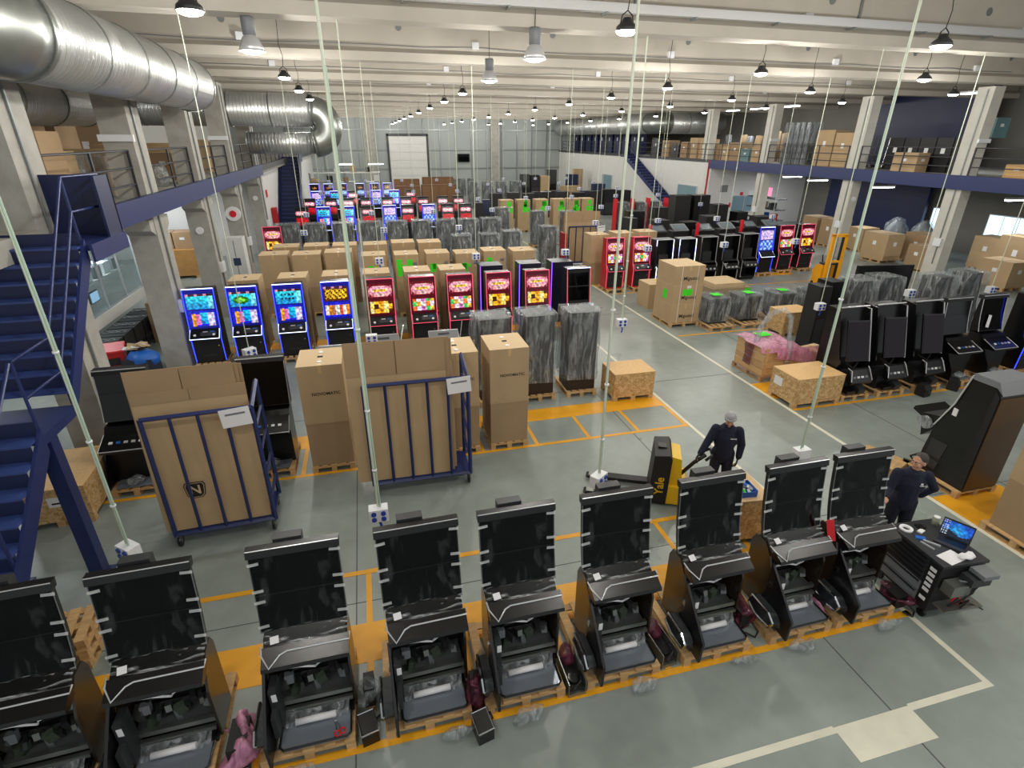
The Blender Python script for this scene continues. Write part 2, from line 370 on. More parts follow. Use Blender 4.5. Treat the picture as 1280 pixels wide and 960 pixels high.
# white rooms under the mezzanines
struct('wall_side_room_left', G().b(-5.9, -5.6, 33.5, YB, 0, 4.24).b(-14, -5.6, 33.3, 33.5, 0, 4.24), WHITE)
struct('wall_side_room_right', G().b(25.05, 25.3, 38, YB, 0, 4.45).b(25.05, 33.6, 37.8, 38, 0, 4.3), WHITE)
struct('wall_blue_right', G().b(32.9, 33.1, 26.8, 34.5, 0, 4.2), NAVYD)
struct('wall_blue_upper_right', G().b(31.9, 32.1, 24.0, 31.5, 4.55, 8.6), NAVYD)
struct('wall_partition_left', G().b(-13.9, -13.7, 8, 33, 0, 4.2), WHITE)
def window(n, x, y0, y1, z0, z1, s, pan=2):
    w_ = struct('window_%d' % n, G().b(x-.05, x+.05, y0, y1, z0, z1), SILVER)
    for i in range(pan):
        a = y0+.06+(y1-y0-.06)*i/pan; b = y0+(y1-y0-.06)*(i+1)/pan
        obj('pane', G().b(x-.06*s-.01, x-.06*s+.01, a, b, z0+.06, z1-.06), SKYW if n > 2 else mat('window_glass', '#7f9aa6', .1), w_)
window(1, 25.0, 36.0+3.2, 42.0, 1.2, 2.7, 1, 2); window(2, 25.0, 55.0, 57.5, 1.2, 2.6, 1, 2)
window(3, 33.5, 20.2, 23.4, .9, 2.3, 1, 4)
window(4, 33.5, 25.6, 26.7, .9, 2.3, 1, 1); window(5, -13.65, 18.6, 20.4, 2.0, 3.6, -1, 1)
w6 = struct('window_6', G().b(27.2, 29.4, 37.72, 37.8, .9, 2.1), SILVER)
for a in (27.26, 28.34): obj('pane', G().b(a, a+1.0, 37.7, 37.72, .96, 2.04), mat('window_glass', '#7f9aa6', .1), w6)
# columns
def column(x, y, side, i, z1=8.0, wx=.55, wy=.7):
    t = thing('concrete_column', 'square concrete column, %s from the front along the %s mezzanine' % (ORD[i], side), 'column', (x, y, 0), 0, 'columns of the %s mezzanine' % side)
    c = CONC if side == 'left' else mat('column_pale', '#c3c1b8', .85, var=.08, scale=2)
    obj('shaft', G().b(-wx/2, wx/2, -wy/2, wy/2, 0, z1), c, t)
    if side == 'left': obj('corbel', G().px([(-wy/2-.3, 4.1), (wy/2+.3, 4.1), (wy/2+.3, 3.85), (wy/2, 3.7), (-wy/2, 3.7), (-wy/2-.3, 3.85)], -wx/2+.02, wx/2-.02), c, t)
    s = 1 if side == 'left' else -1
    obj('conduit', G().cyl((s*(wx/2+.03), -.1, .8), (s*(wx/2+.03), -.1, 7.9), .025, 6), GSTEEL, t)
    obj('switch_box', G().b(s*(wx/2+.03)-.08, s*(wx/2+.03)+.08, -.25, .1, 1.6, 1.95), SBOX, t)
    if i % 2 == 0: obj('alarm_bell', G().cyl((0, -wy/2, 3.1), (0, -wy/2-.07, 3.1), .12, 14), WPAPER, t)
    if i % 2: obj('lamp_box', G().b(-wx/2-.05, wx/2+.05, -wy/2-.08, -wy/2, 5.9, 6.05), SBOX, t)
for i, y in enumerate((11.15, 16.4, 21.4, 26.9, 32.6)): column(-5.57, y, 'left', i, 8.0, .65, .85)
for i, y in enumerate((13.4, 19.4, 25.2, 32.3, 39.0)): column(25.4, y, 'right', i)
# railings along the mezzanine edges
def railing(side, x, y0, y1, lab):
    t = thing('guard_railing', lab, 'railing', (x, y0, 4.6)); L = y1-y0
    for z in (.35, .72, 1.1): obj('rail', G().cyl((0, 0, z), (0, L, z), .022, 6), RAIL, t)
    n = max(2, int(L/1.9))
    for i in range(n+1): obj('post', G().b(-.02, .02, L*i/n-.03, L*i/n+.03, 0, 1.12), RAIL, t)
ys = (8.2, 11.6, 16.75, 21.75, 27.25, 32.95)
for i in range(1, 5):
    railing('left', -5.4, ys[i]+.1, ys[i+1]-.85, 'dark railing on the left mezzanine between its %s and %s columns' % (ORD[i-1], ORD[i]))
railing('left', -5.4, 33.1, 60, 'long dark railing at the far end of the left mezzanine above the white wall')
yr = (5, 13.75, 19.75, 25.55, 32.65)
for i in range(1, 4):
    railing('right', 25.1, yr[i]+.05, yr[i+1]-.75, 'dark railing on the right mezzanine between its %s and %s columns' % (ORD[i-1], ORD[i]))
railing('right', 25.1, 6, 13.0, 'dark railing on the right mezzanine nearest the camera'); railing('right', 25.1, 32.7, 49.5, 'dark railing on the right mezzanine before the far stairs')
railing('right', 25.1, 51, 71, 'dark railing on the right mezzanine beyond the far stairs')

# ---------------------------------------------------------------- ducts
def duct(name, lab, segs, r, rings=True):
    "segs: axis polylines; straight ones get their own local z for the spiral seams"
    t = thing(name, lab, 'duct', segs[0][1][0])
    o = Vector(segs[0][1][0])
    for nm, pts, rr in segs:
        P = [Vector(p) for p in pts]
        if len(P) == 2:
            L = (P[1]-P[0]).length; g = G().cyl((0,0,0), (0,0,L), rr[0], 32, rr[-1])
            k = obj(nm, g, DUCT, t, None, P[0]-o); k.rotation_mode = 'QUATERNION'; k.rotation_quaternion = (P[1]-P[0]).to_track_quat('Z', 'Y')
            if rings:
                n = max(1, int(L/1.6))
                for i in range(n+1):
                    rad = rr[0]+(rr[-1]-rr[0])*i/n
                    obj('joint_ring', G().cyl((0,0,L*i/n-.025), (0,0,L*i/n+.025), rad+.018, 32), STEEL, k)
        else:
            obj(nm, G().tube([p-o for p in P], rr[0], 28), STEEL, t)
            for p, q in ((P[0], P[1]), (P[-1], P[-2])):
                dd = (q-p).normalized()*.03; obj('joint_ring', G().cyl(p-o-dd, p-o+dd, rr[0]+.02, 32), STEEL, t)
    return t
def arc(c, u, v, r, a0, a1, n=8):
    c, u, v = Vector(c), Vector(u), Vector(v)
    return [c+(u*math.cos(R(a0+(a1-a0)*i/n))+v*math.sin(R(a0+(a1-a0)*i/n)))*r for i in range(n+1)]
duct('ventilation_duct', 'huge spiral galvanised duct nearest the camera under the roof',
     [('straight_run', [(-4.45, 9.9, 7.33), (-4.45, 18.9, 7.33)], (.64,)),
      ('elbow', arc((-5.65, 9.9, 7.33), (1,0,0), (0,-1,0), 1.2, 0, 90), (.64,)),
      ('end_elbow', arc((-5.65, 18.9, 7.33), (1,0,0), (0,1,0), 1.2, 0, 35), (.64,)),
      ('branch_run', [(-5.65, 8.7, 7.33), (-13, 8.7, 7.33)], (.64,))], .64)
duct('ventilation_duct', 'spiral duct lying just below and behind the nearest huge duct',
     [('straight_run', [(-7.0, 10.6, 6.75), (-7.0, 18.2, 6.75)], (.6, .5)), ('feed_run', [(-13.9, 10.6, 6.75), (-7.0, 10.6, 6.75)], (.6,))], .6)
duct('ventilation_duct', 'long shiny duct crossing behind the left columns with a turned-back end',
     [('straight_run', [(-13.9, 29.0, 7.13), (-2.0, 29.0, 7.13)], (.68,)),
      ('elbow', arc((-2.0, 29.0, 6.45), (0,0,1), (1,0,0), .68, 0, 180, 12), (.62,)),
      ('return_run', [(-2.0, 29.0, 5.77), (-4.9, 29.0, 5.77)], (.46,))], .85)
duct('ventilation_duct', 'far duct running above the right mezzanine near the back wall',
     [('straight_run', [(24.0, 69, 7.2), (24.0, 46, 7.2)], (.8,)), ('elbow', arc((25.1, 46, 7.2), (-1,0,0), (0,-1,0), 1.1, 0, 90), (.8,)),
      ('branch_run', [(25.1, 44.9, 7.2), (30, 44.9, 7.2)], (.8,))], .8)

# ---------------------------------------------------------------- stairs
def flight(t, x0, x1, ya, za, yb, zb, n, tread=.3):
    "steps from (ya,za) low to (yb,zb) high along y"
    for i in range(n):
        y = ya+(yb-ya)*(i+.5)/n; z = za+(zb-za)*(i+1)/n; dy = (yb-ya)/n/2
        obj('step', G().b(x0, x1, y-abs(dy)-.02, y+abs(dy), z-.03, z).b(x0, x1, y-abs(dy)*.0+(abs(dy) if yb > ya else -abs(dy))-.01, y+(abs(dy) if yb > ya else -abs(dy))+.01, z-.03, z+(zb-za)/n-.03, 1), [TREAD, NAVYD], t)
    for x in (x0-.04, x1):
        obj('stringer', G().px([(ya, za-.12), (ya, za+.16), (yb, zb+.1), (yb, zb-.25)], x, x+.04), NAVY, t)
def handrail(t, pts, posts, r=.022):
    g = G().tube(pts, r, 8)
    for a, b in posts: g.cyl(a, b, r, 6)
    obj('handrail', g, NAVY, t)
t = thing('blue_stairs', 'navy steel stairs with two landings at the left edge', 'stairs', (0, 0, 0))
X0, X1 = -5.55, -4.36
flight(t, X0, X1, 8.25, 2.5, 10.0, 4.45, 9)
obj('landing', G().b(X0-.5, X1+.12, 10.0, 11.3, 4.36, 4.45).b(X1+.121, X1+.16, 9.9, 11.3, 4.2, 4.47), NAVY, t)
obj('landing', G().b(X0, X1+.04, 7.35, 8.25, 2.36, 2.5), NAVY, t)
obj('balustrade_panel', G().b(X0-1.9, X1+.12, 11.26, 11.3, 4.45, 5.42).b(X1+.08, X1+.12, 10.75, 11.3, 4.45, 5.42), NAVYD, t)
flight(t, X0, X1, 4.9, .25, 7.35, 2.5, 10)
for x in (X0+.06, X1-.06): obj('leg', G().b(x-.09, x+.09, 7.45, 7.63, 0, 2.4), NAVY, t); obj('foot_plate', G().b(x-.16, x+.16, 7.38, 7.7, 0, .02), NAVY, t)
xr = X1-.02
handrail(t, [(xr, 7.4, 3.5), (xr, 8.3, 3.5), (xr, 10.0, 5.45), (xr, 11.25, 5.42)], [((xr, 8.3, 2.5), (xr, 8.3, 3.5)), ((xr, 10.0, 4.45), (xr, 10.0, 5.45)), ((xr, 7.4, 2.5), (xr, 7.4, 3.5))])
handrail(t, [(xr, 7.4, 3.0), (xr, 8.3, 3.0), (xr, 10.0, 4.95), (xr, 11.25, 4.93)], [])
handrail(t, [(xr, 4.9, 1.3), (xr, 7.35, 3.5)], [((xr, 4.9, .3), (xr, 4.9, 1.3)), ((xr, 6.1, 1.4), (xr, 6.1, 2.4))])
t = thing('blue_stairs', 'long straight navy stairs down the white wall on the right', 'stairs', (0, 0, 0))
flight(t, 24.0, 24.95, 39.6, 0, 50.3, 4.55, 22)
handrail(t, [(24.0, 39.6, 1.0), (24.0, 50.3, 5.55)], [((24.0, 39.6+2.1*i, .93*i*.96), (24.0, 39.6+2.1*i, 1+.93*i*.96)) for i in range(6)])
obj('landing', G().b(24.0, 25.0, 50.3, 51.3, 4.45, 4.55), NAVY, t)
t = thing('blue_stairs', 'steep navy stairs by the white wall at the far left', 'stairs', (0, 0, 0))
flight(t, -5.5, -4.25, 38.6, 0, 44.5, 4.55, 20)
obj('side_panel', G().px([(38.6, 0), (38.6, 1.0), (44.5, 5.5), (45.6, 5.5), (45.6, 4.4), (44.5, 4.4)], -4.24, -4.2).px([(38.6, 0), (38.6, 1.0), (44.5, 5.5), (45.6, 5.5), (45.6, 4.4), (44.5, 4.4)], -5.58, -5.54), NAVYD, t)
obj('landing', G().b(-5.5, -4.25, 44.5, 45.6, 4.4, 4.5), NAVYD, t)

# ---------------------------------------------------------------- lamps
def lamp_light(t, z):
    l = bpy.data.lights.new('lamp_light', 'POINT'); l.shadow_soft_size = .1; l.energy = LAMP_W; l.color = (1, .965, .9)
    lo = bpy.data.objects.new('lamp_light', l); COL.objects.link(lo); lo.parent = t; lo.location = (0, 0, z)
def bell_lamp():
    t = thing('high_bay_lamp', '', '')
    obj('suspension_cable', G().cyl((0,0,.55), (0,0,2.0), .008, 5), CABLEK, t)
    obj('ballast', G().lathe([(0,.55),(.11,.55),(.12,.5),(.12,.27),(.09,.25)], n=16), GREYP, t)
    obj('reflector', G().lathe([(.09,.26),(.14,.22),(.2,.1),(.235,0),(.225,0),(.19,.1),(.13,.21),(.08,.25)], n=20), SILVER, t)
    obj('bulb', G().lathe([(0,-.05),(.1,-.04),(.17,-.01),(.2,.02)], n=16), LAMPE, t); lamp_light(t, -.17); return t
def ufo_lamp():
    t = thing('high_bay_lamp', '', '')
    obj('suspension_cable', G().tube([(0,0,.25),(.03,0,.5),(-.03,0,.75),(0,0,1.2),(0,0,2.0)], .008, 5), CABLEK, t)
    obj('hook', G().tube([(-.1,0,.1),(-.08,0,.2),(0,0,.26),(.08,0,.2),(.1,0,.1)], .01, 5), BLACKM, t)
    obj('housing', G().lathe([(0,.17),(.06,.17),(.08,.12),(.15,.06),(.17,0),(.15,0)], n=20), CHAR, t)
    obj('diffuser', G().lathe([(0,-.055),(.08,-.05),(.135,-.03),(.155,0)], n=16), LAMPE, t); lamp_light(t, -.17); return t
NL = [0]
def lamp(kind, x, y, z, lab, on=True):
    t = place('lamp_'+kind, bell_lamp if kind == 'bell' else ufo_lamp, lab, 'lamp', (x, y, z), 0, 'high bay lamps')
    NL[0] += 1
LXY = [('ufo',-1.9,8.9,'high bay lamp above the nearest duct end, closest to the top left'), ('bell',-1.75,12.5,'large bell-shaped lamp hanging right of the huge duct'),
       ('bell',3.6,12.1,'large bell-shaped lamp hanging at the top middle'), ('bell',3.7,16.8,'bell-shaped lamp just left of and behind the middle one'),
       ('ufo',4.0,8.7,'round lamp hanging nearest the camera at the top middle'), ('ufo',9.6,13.0,'black round lamp hanging unlit-looking at the top right of the middle'),
       ('ufo',9.7,8.5,'round lamp nearest the camera at the top right'), ('ufo',-1.75,17.4,'small round lamp behind the bell lamp by the huge duct'),
       ('ufo',-1.8,22.0,'second small round lamp along the left line of lamps'), ('ufo',3.75,21.5,'small round lamp behind the two bell lamps'),
       ('ufo',9.5,17.3,'small round lamp behind the black unlit-looking lamp'), ('ufo',14.6,13.0,'round lamp behind the nearest one at the top right'),
       ('ufo',14.8,17.3,'round lamp over the right-hand machine rows'), ('ufo',20.2,16.7,'round lamp before the second right column')]
for kd, x, y, lab in LXY: lamp(kd, x, y, 7.45, lab)
XL = ((-1.8, 'left'), (3.8, 'middle left'), (9.6, 'middle'), (14.8, 'middle right'), (20.2, 'right'))
for j, y in enumerate((26.5, 32, 38, 44, 50, 56, 62, 68)):
    for x, nm in XL: lamp('ufo', x, y, 7.45, 'far round lamp in the %s line of lamps, %s row of the far ones' % (nm, ORD[j]))
for x, y, nm in ((20.2, 21.6, 'right'), (14.8, 21.6, 'middle right'), (9.6, 21.8, 'middle')): lamp('ufo', x, y, 7.45, 'round lamp in the %s line, last before the far ones' % nm)
for x, nm in XL:
    lamp('ufo', x, 3.6, 7.45, 'round lamp overhead in the %s line, above the front machines' % nm); lamp('ufo', x, -1.5, 7.45, 'round lamp behind the camera in the %s line' % nm)
def tube_lamp(rod):
    t = thing('tube_lamp', '', ''); [obj('hanger', G().cyl((0, y, .1), (0, y, rod), .008, 5), GSTEEL, t) for y in (-.6, .6)]; obj('housing', G().b(-.09, .09, -.75, .75, .02, .1), SBOX, t); obj('tube', G().b(-.07, .07, -.73, .73, -.03, .02), TUBEE, t)
    l = bpy.data.lights.new('tube_light', 'AREA'); l.shape = 'RECTANGLE'; l.size = .15; l.size_y = 1.5; l.energy = TUBE_W; l.color = (.95, .98, 1)
    lo = bpy.data.objects.new('tube_light', l); COL.objects.link(lo); lo.parent = t; lo.location = (0, 0, -.06); return t
for i, (x, y, z, rz, lab) in enumerate(((28, 48.0, 8.0, 0, 'bright tube lamp above the right mezzanine, farthest back'), (28, 40.5, 8.0, 0, 'bright tube lamp above the right mezzanine, second from the back'),
     (28, 37.6, 8.0, 0, 'bright tube lamp above the right mezzanine, third from the back'), (28, 34.2, 8.0, 0, 'bright tube lamp above the right mezzanine beside the pale column'),
     (28, 22.0, 8.0, 0, 'tube lamp over the blue wall of the right mezzanine'), (28, 25.6, 3.6, 1, 'tube lamp under the right mezzanine before the blue wall'), (28, 18.6, 3.6, 1, 'tube lamp under the right mezzanine nearest the windows'),
     (28.5, 31, 3.6, 1, 'added fill tube lamp under the right mezzanine by the white room'), (29.5, 34.5, 3.6, 1, 'added fill tube lamp under the right mezzanine nearest the white room'), (-10, 31.5, 3.6, 1, 'added fill tube lamp under the left mezzanine by the white wall end'), (-1.6, 60, 3.6, 1, 'left of two bright tube lamps before the back wall'), (1.4, 60, 3.6, 1, 'right of two bright tube lamps before the back wall'),  # lamps by the white room and white wall end are added fill light
     (-9, 14, 3.6, 0, 'tube lamp under the left mezzanine over the workbench'), (-9, 20, 3.6, 0, 'tube lamp under the left mezzanine over the wooden crate'), (-9, 27, 3.6, 0, 'tube lamp under the left mezzanine by the white wall'),
     (-10.5, 16, 8.0, 0, 'tube lamp above the left mezzanine boxes, nearer one'), (-10.5, 24, 8.0, 0, 'tube lamp above the left mezzanine boxes, farther one'), (28.5, 15, 8.0, 0, 'tube lamp above the right mezzanine nearest the camera'))):
    rod = round((4.2 if z < 5 and y < 50 else 9.45)-z, 2)
    o = place('tube%g' % rod, lambda: tube_lamp(rod), lab, 'lamp', (x, y, z), R(90)*rz, 'tube lamps')

# ================================================================ PALLETS AND CARTONS
def pallet_b(w=.8, d=1.05, old=False):
    t = thing('wooden_pallet', '', ''); m = WOODD if old else WOOD
    n = 5
    for i in range(n):
        x = -w/2+.05+(w-.1)*i/(n-1)
        obj('deck_board', G().b(x-.06 if i else -w/2, x+.06 if i < n-1 else w/2, 0, d, .122, .144), m, t)
    for j in range(3):
        y = [0, d/2-.05, d-.1][j]
        obj('cross_board', G().b(-w/2, w/2, y, y+.1, .1, .122), m, t)
        for x in (-w/2, -.05, w/2-.1): obj('block', G().b(x, x+.1, y, y+.1, .022, .1), m, t)
    for x in (-w/2, -.05, w/2-.1): obj('skid', G().b(x, x+.1, 0, d, 0, .022), m, t)
    return t
def pallet_s(w=.8, d=1.0):
    g = G().b(-w/2, w/2, 0, d, .115, .144)
    for x in (-w/2, -.06, w/2-.12): g.b(x, x+.12, 0, d, 0, .022); [g.b(x, x+.12, y, y+.12, .022, .115) for y in (0, d/2-.06, d-.12)]
    return tag(obj('wooden_pallet', g, WOOD), '', '')
def pallet(x, y, lab, big=True, w=.8, d=1.05, rz=0, old=False):
    "x centre, y front edge"
    if big: return place('pal%g_%g_%d' % (w, d, old), lambda: pallet_b(w, d, old), lab, 'pallet', (x, y, 0), rz)
    return place('pals%g_%g' % (w, d), lambda: pallet_s(w, d), lab, 'pallet', (x, y, 0), rz)
def carton_b(w, d, h, split, logo, hole):
    t = thing('cardboard_box', '', ''); z0 = .0
    e = .004
    def bod(a, b, s): return G().b(-w/2+s, w/2-s, s, d-s, a, b)
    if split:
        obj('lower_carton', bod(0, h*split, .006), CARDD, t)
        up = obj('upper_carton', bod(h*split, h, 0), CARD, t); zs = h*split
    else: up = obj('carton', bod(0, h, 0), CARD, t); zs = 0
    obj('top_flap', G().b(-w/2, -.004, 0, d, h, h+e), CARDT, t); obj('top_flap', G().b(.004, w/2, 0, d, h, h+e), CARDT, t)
    obj('tape', G().b(-.03, .03, -.001, d+.001, h+e, h+e+.001).b(-.03, .03, -.002, 0, h-.15, h), mat('brown_tape', '#c8a774', .3), t)
    if hole:
        obj('hand_hole', G().b(-.05, .05, d*.45, d*.55, h+e+.001, h+e+.002), PRINT, t)
        for y in (.2, .75): obj('plastic_cap', G().cyl((0, d*y, h+e), (0, d*y, h+e+.012), .045, 12), WPAPER, t)
    if logo: text('printed_logo', logo, .17 if logo == 'Migustoi' else .085, PRINT, up, (.06, -.002, zs+(h-zs)*(.35 if logo == 'Migustoi' else .52)))
    return t
def carton(x, y, z, lab, w=.82, d=.85, h=2.08, split=.45, logo=None, hole=True, rz=0, group=None):
    return place('ctn%g_%g_%g_%g_%s_%d' % (w, d, h, split, logo, hole), lambda: carton_b(w, d, h, split, logo, hole), lab, 'box', (x, y, z), rz, group)
def stickers(t, lst):
    for i, (x, z, w_, h_) in enumerate(lst): obj('green_label', G().b(x, x+w_, -.004, 0, z, z+h_), GREEN, t)
def white_tag(t, x, z, w_=.14, h_=.1): obj('white_label', G().b(x, x+w_, -.004, 0, z, z+h_), WPAPER, t)

# ================================================================ THE FRONT ROW OF OPEN MACHINES
def curve_pt(v):            # display profile: y,z for v 0..1 from bottom to top
    a = [(.60, 1.25), (.655, 1.45), (.70, 1.68), (.735, 1.95), (.765, 2.19)]; k = min(3, int(v*4)); f = v*4-k
    return (a[k][0]+(a[k+1][0]-a[k][0])*f, a[k][1]+(a[k+1][1]-a[k][1])*f)
def open_machine():
    t = thing('gaming_machine', '', '')
    P = [curve_pt(i/8) for i in range(9)]
    shell = obj('display_housing', G().px(P+[(a+.055, b+.01) for a, b in P[::-1]], -.44, .44), BLACK, t)
    obj('rear_spine', G().px([(.66, 1.1), (.76, 1.9), (.8, 2.0), (.88, 2.0), (.86, 1.1)], -.2, .2), BLACKM, t)
    obj('display_glass', grid(G(), lambda u, v: (-.425+.85*u, curve_pt(.03+v*.94)[0]-.006, curve_pt(.03+v*.94)[1]), 1, 16), GLOSS, shell)
    for s in (-1, 1): obj('edge_trim', G().tube([(s*.44, a-.004, b) for a, b in P], .004, 5), GREYP, shell)
    obj('top_bar', G().px([(.735, 2.13), (.755, 2.215), (.84, 2.215), (.82, 2.13)], -.455, .455), BLACK, t)
    obj('top_trim', G().tube([(-.45, .752, 2.212), (.45, .752, 2.212)], .006, 6), SILVER, t)
    obj('connector_box', G().b(-.2, .08, .86, .97, 2.0, 2.24), CHAR, t)
    for v in (.12, .44, .57, .88):          # strips of white tape holding the film
        for s in (-1, 1):
            y, z = curve_pt(v+.02*s); obj('tape_strip', G().ob((s*.4, y-.012, z), (.11, .006, .03), (R(-14), s*R(6), 0)), TAPE, t)
    # a horizontal seam and film over the glass
    y, z = curve_pt(.5); obj('glass_seam', G().b(-.425, .425, y-.012, y-.004, z-.006, z+.006), BLACKM, shell)
    fl = crinkle(grid(G(), lambda u, v: (-.43+.86*u, curve_pt(.05+.88*v)[0]-.02, curve_pt(.05+.88*v)[1]), 18, 24), .012, 5, 2)
    obj('display_film', fl, FILMT, t)
    # ledge under the glass, wrapped in film
    obj('ledge', G().px([(.42, 1.16), (.6, 1.27), (.68, 1.25), (.72, 1.12), (.46, 1.08)], -.41, .41), BLACK, t)
    obj('ledge_film', crinkle(grid(G(), lambda u, v: (-.44+.88*u, .40+.23*v, 1.165+.13*v), 16, 8), .02, 8, 4), FILMC, t)
    obj('note', G().ob((-.3, .5, 1.235), (.085, .075, .003), (R(31), 0, R(8))), WPAPER, t)
    # raised button deck with silver rim
    dk = obj('button_deck', G().px([(.24, 1.08), (.255, 1.12), (.44, 1.21), (.47, 1.18), (.45, 1.09), (.31, 1.05)], -.42, .44), BLACK, t)
    obj('deck_rim', G().tube([(-.43, .47, 1.21), (-.42, .37, 1.185), (-.34, .245, 1.125), (-.24, .35, 1.175), (-.17, .375, 1.188), (.45, .375, 1.188), (.45, .45, 1.21)], .009, 6), SILVER, dk)
    # cabinet
    obj('back_panel', G().b(-.4, .4, .78, .8, .16, 1.08), BLACKM, t); obj('top_panel', G().b(-.4, .4, .46, .8, 1.06, 1.08), BLACKM, t)
    obj('side_panel', G().px([(.36, .165), (.36, .85), (.44, 1.06), (.56, 1.2), (.74, 1.2), (.8, 1.08), (.8, .165)], .4, .425), BRONZE, t)
    obj('side_panel', G().px([(.36, .165), (.36, .85), (.44, 1.06), (.56, 1.2), (.74, 1.2), (.8, 1.08), (.8, .165)], -.425, -.4), BRONZE, t)
    d = obj('open_door', G().px([(-.13, .165), (-.15, .5), (.36, 1.03), (.36, .2)], -.44, -.41), BLACK, t)
    obj('door_lock', G().b(-.455, -.44, .28, .33, .68, .75), CHROME, d); obj('door_bolt', G().cyl((-.45, .1, .33), (-.44, .1, .33), .012, 8), CHROME, d)
    tr = obj('coin_tray', G().px([(.0, .36), (.1, .44), (.42, .44), (.46, .3), (.36, .24), (.05, .26)], -.56, -.45), CHAR, t)
    obj('tray_rim', G().tube([(-.565, 0, .37), (-.565, .1, .45), (-.565, .42, .45), (-.565, .46, .3), (-.565, .3, .22), (-.565, .05, .25), (-.565, 0, .37)], .02, 6), CHROME, tr)
    obj('tray_film', crinkle(G().ell((-.51, .23, .35), (.1, .3, .15), 12, 8), .03, 6, 1), FILMT, t)
    obj('base_tray', G().pz([(-.36, .3), (.36, .3), (.36, .04), (.32, 0), (-.32, 0), (-.36, .04)], .165, .19), TRAYM, t)
    obj('base_rim', G().tube([(-.36, .4, .2), (-.36, .04, .2), (-.32, 0, .2), (.32, 0, .2), (.36, .04, .2), (.36, .4, .2)], .012, 6), BLACK, t)
    obj('rear_floor', G().b(-.39, .39, .3, .78, .165, .2), BLACKM, t)
    obj('shelf_rail', G().b(-.39, .39, .38, .43, .38, .44), STEEL, t); obj('shelf_rail', G().b(-.39, .39, .34, .39, .3, .34), STEEL, t)
    obj('shelf', G().b(-.38, .38, .43, .76, .37, .39), GSTEEL, t)
    obj('lower_film', crinkle(grid(G(), lambda u, v: (-.34+.68*u, .24+.1*v, .2+.12*v), 12, 6), .02, 7, 3), FILM, t)
    obj('paper_roll', G().cyl((-.22, .26, .235), (.2, .26, .24), .035, 10), WPAPER, t)
    rn = random.Random(5)
    for i in range(12):
        x = -.34+.056*i; z = .4+rn.uniform(0, .16); obj('bracket', G().ob((x+.03, .5+rn.uniform(-.03, .06), z+.06), (rn.uniform(.035, .1), rn.uniform(.06, .14), rn.uniform(.06, .17)), (rn.uniform(-.3, .3), rn.uniform(-.2, .2), rn.uniform(-.5, .5))), [STEEL, GREYP, PCB, CHAR, BLACKM][i % 5], t)
    obj('power_unit', G().b(.1, .32, .58, .72, .72, .98), mat('light_grey_case', '#a2a7aa', .45), t); obj('circuit_board', G().b(-.34, -.08, .74, .77, .62, .9), PCB, t)
    obj('wire_loom', G().tube([(-.3, .5, .8), (-.1, .42, .88), (.05, .45, .8), (.1, .4, .9), (.2, .5, .86)], .012, 6), WPAPER, t)
    obj('wire_loom', G().tube([(-.35, .6, .55), (-.2, .55, .7), (0, .6, .66), (.3, .55, .75)], .012, 6), CABLEK, t)
    obj('side_mechanism', G().b(-.395, -.32, .2, .4, .25, .85).b(-.39, -.34, .08, .3, .3, .6), CHAR, t); obj('side_sticker', G().b(-.37, -.32, .195, .2, .7, .8), WPAPER, t)
    return t
FX = (-3.63, -2.47, -1.08, .19, 1.3, 2.53, 3.81, 5.06, 6.1)
FL = ('open black gaming machine at the bottom left corner, cut by the picture edge', 'open black gaming machine beside the pink bag, second from the left',
      'open black gaming machine with red scissors on its base tray', 'open black gaming machine with the black carrying bag at its right', 'open black gaming machine, middle one of the front row of nine',
      'open black gaming machine with the loose circuit drawer at its right', 'open black gaming machine with a bronze side, in front of the man in the beanie', 'open black gaming machine beside the fire-red tag, second from the tool cart',
      'open black gaming machine nearest the tool cart and the man in navy')
for i, x in enumerate(FX):
    pallet(x-.08, 3.95, 'pale wooden pallet under the %s front machine from the left' % ORD[i], True, .95, 1.2)
    place('open', open_machine, FL[i], 'gaming machine', (x, 3.98, .0), R((2, 1, 0, 1, 0, 0, 0, 0, -1)[i]), 'front row of open machines')
    if i: tag(obj('film_scrap', crinkle(G().ell((0, 0, .05), (.19, .08, .05), 12, 8), .07, 9, i), FILM, None, None, (x+(-.12, .1, -.2, .22, -.1, .1, .2, -.2, .15)[i], 3.8, .03)), 'crumpled clear film on the floor before the %s front machine from the left' % ORD[i], 'film')
# loose parts between the machines
def drawer():
    t = thing('circuit_drawer', '', ''); obj('case', G().b(-.11, .11, 0, .5, 0, .05).b(-.11, -.1, 0, .5, .05, .22).b(.1, .11, 0, .5, .05, .22), STEEL, t)
    obj('circuit_board', G().b(-.095, .095, .03, .47, .08, .1), BLACKM, t); obj('fan', G().cyl((0, .15, .1), (0, .15, .15), .07, 14), BLACK, t)
    obj('bag', crinkle(G().ell((0, .42, .2), (.1, .14, .1), 12, 8), .05, 7, 3), PURPF, t); obj('cable', G().tube([(-.1, .1, .12), (-.05, -.02, .16), (.05, .04, .2), (.1, .2, .16)], .012, 6), CABLEK, t); return t
for i, (x, y, rz, lab) in enumerate(((1.835, 3.92, 0, 'loose circuit drawer leaning between the fifth and sixth front machines'), (3.09, 4.0, 4, 'loose circuit drawer between the sixth and seventh front machines'))):
    place('drawer', drawer, lab, 'circuit drawer', (x, y, 0), R(rz))
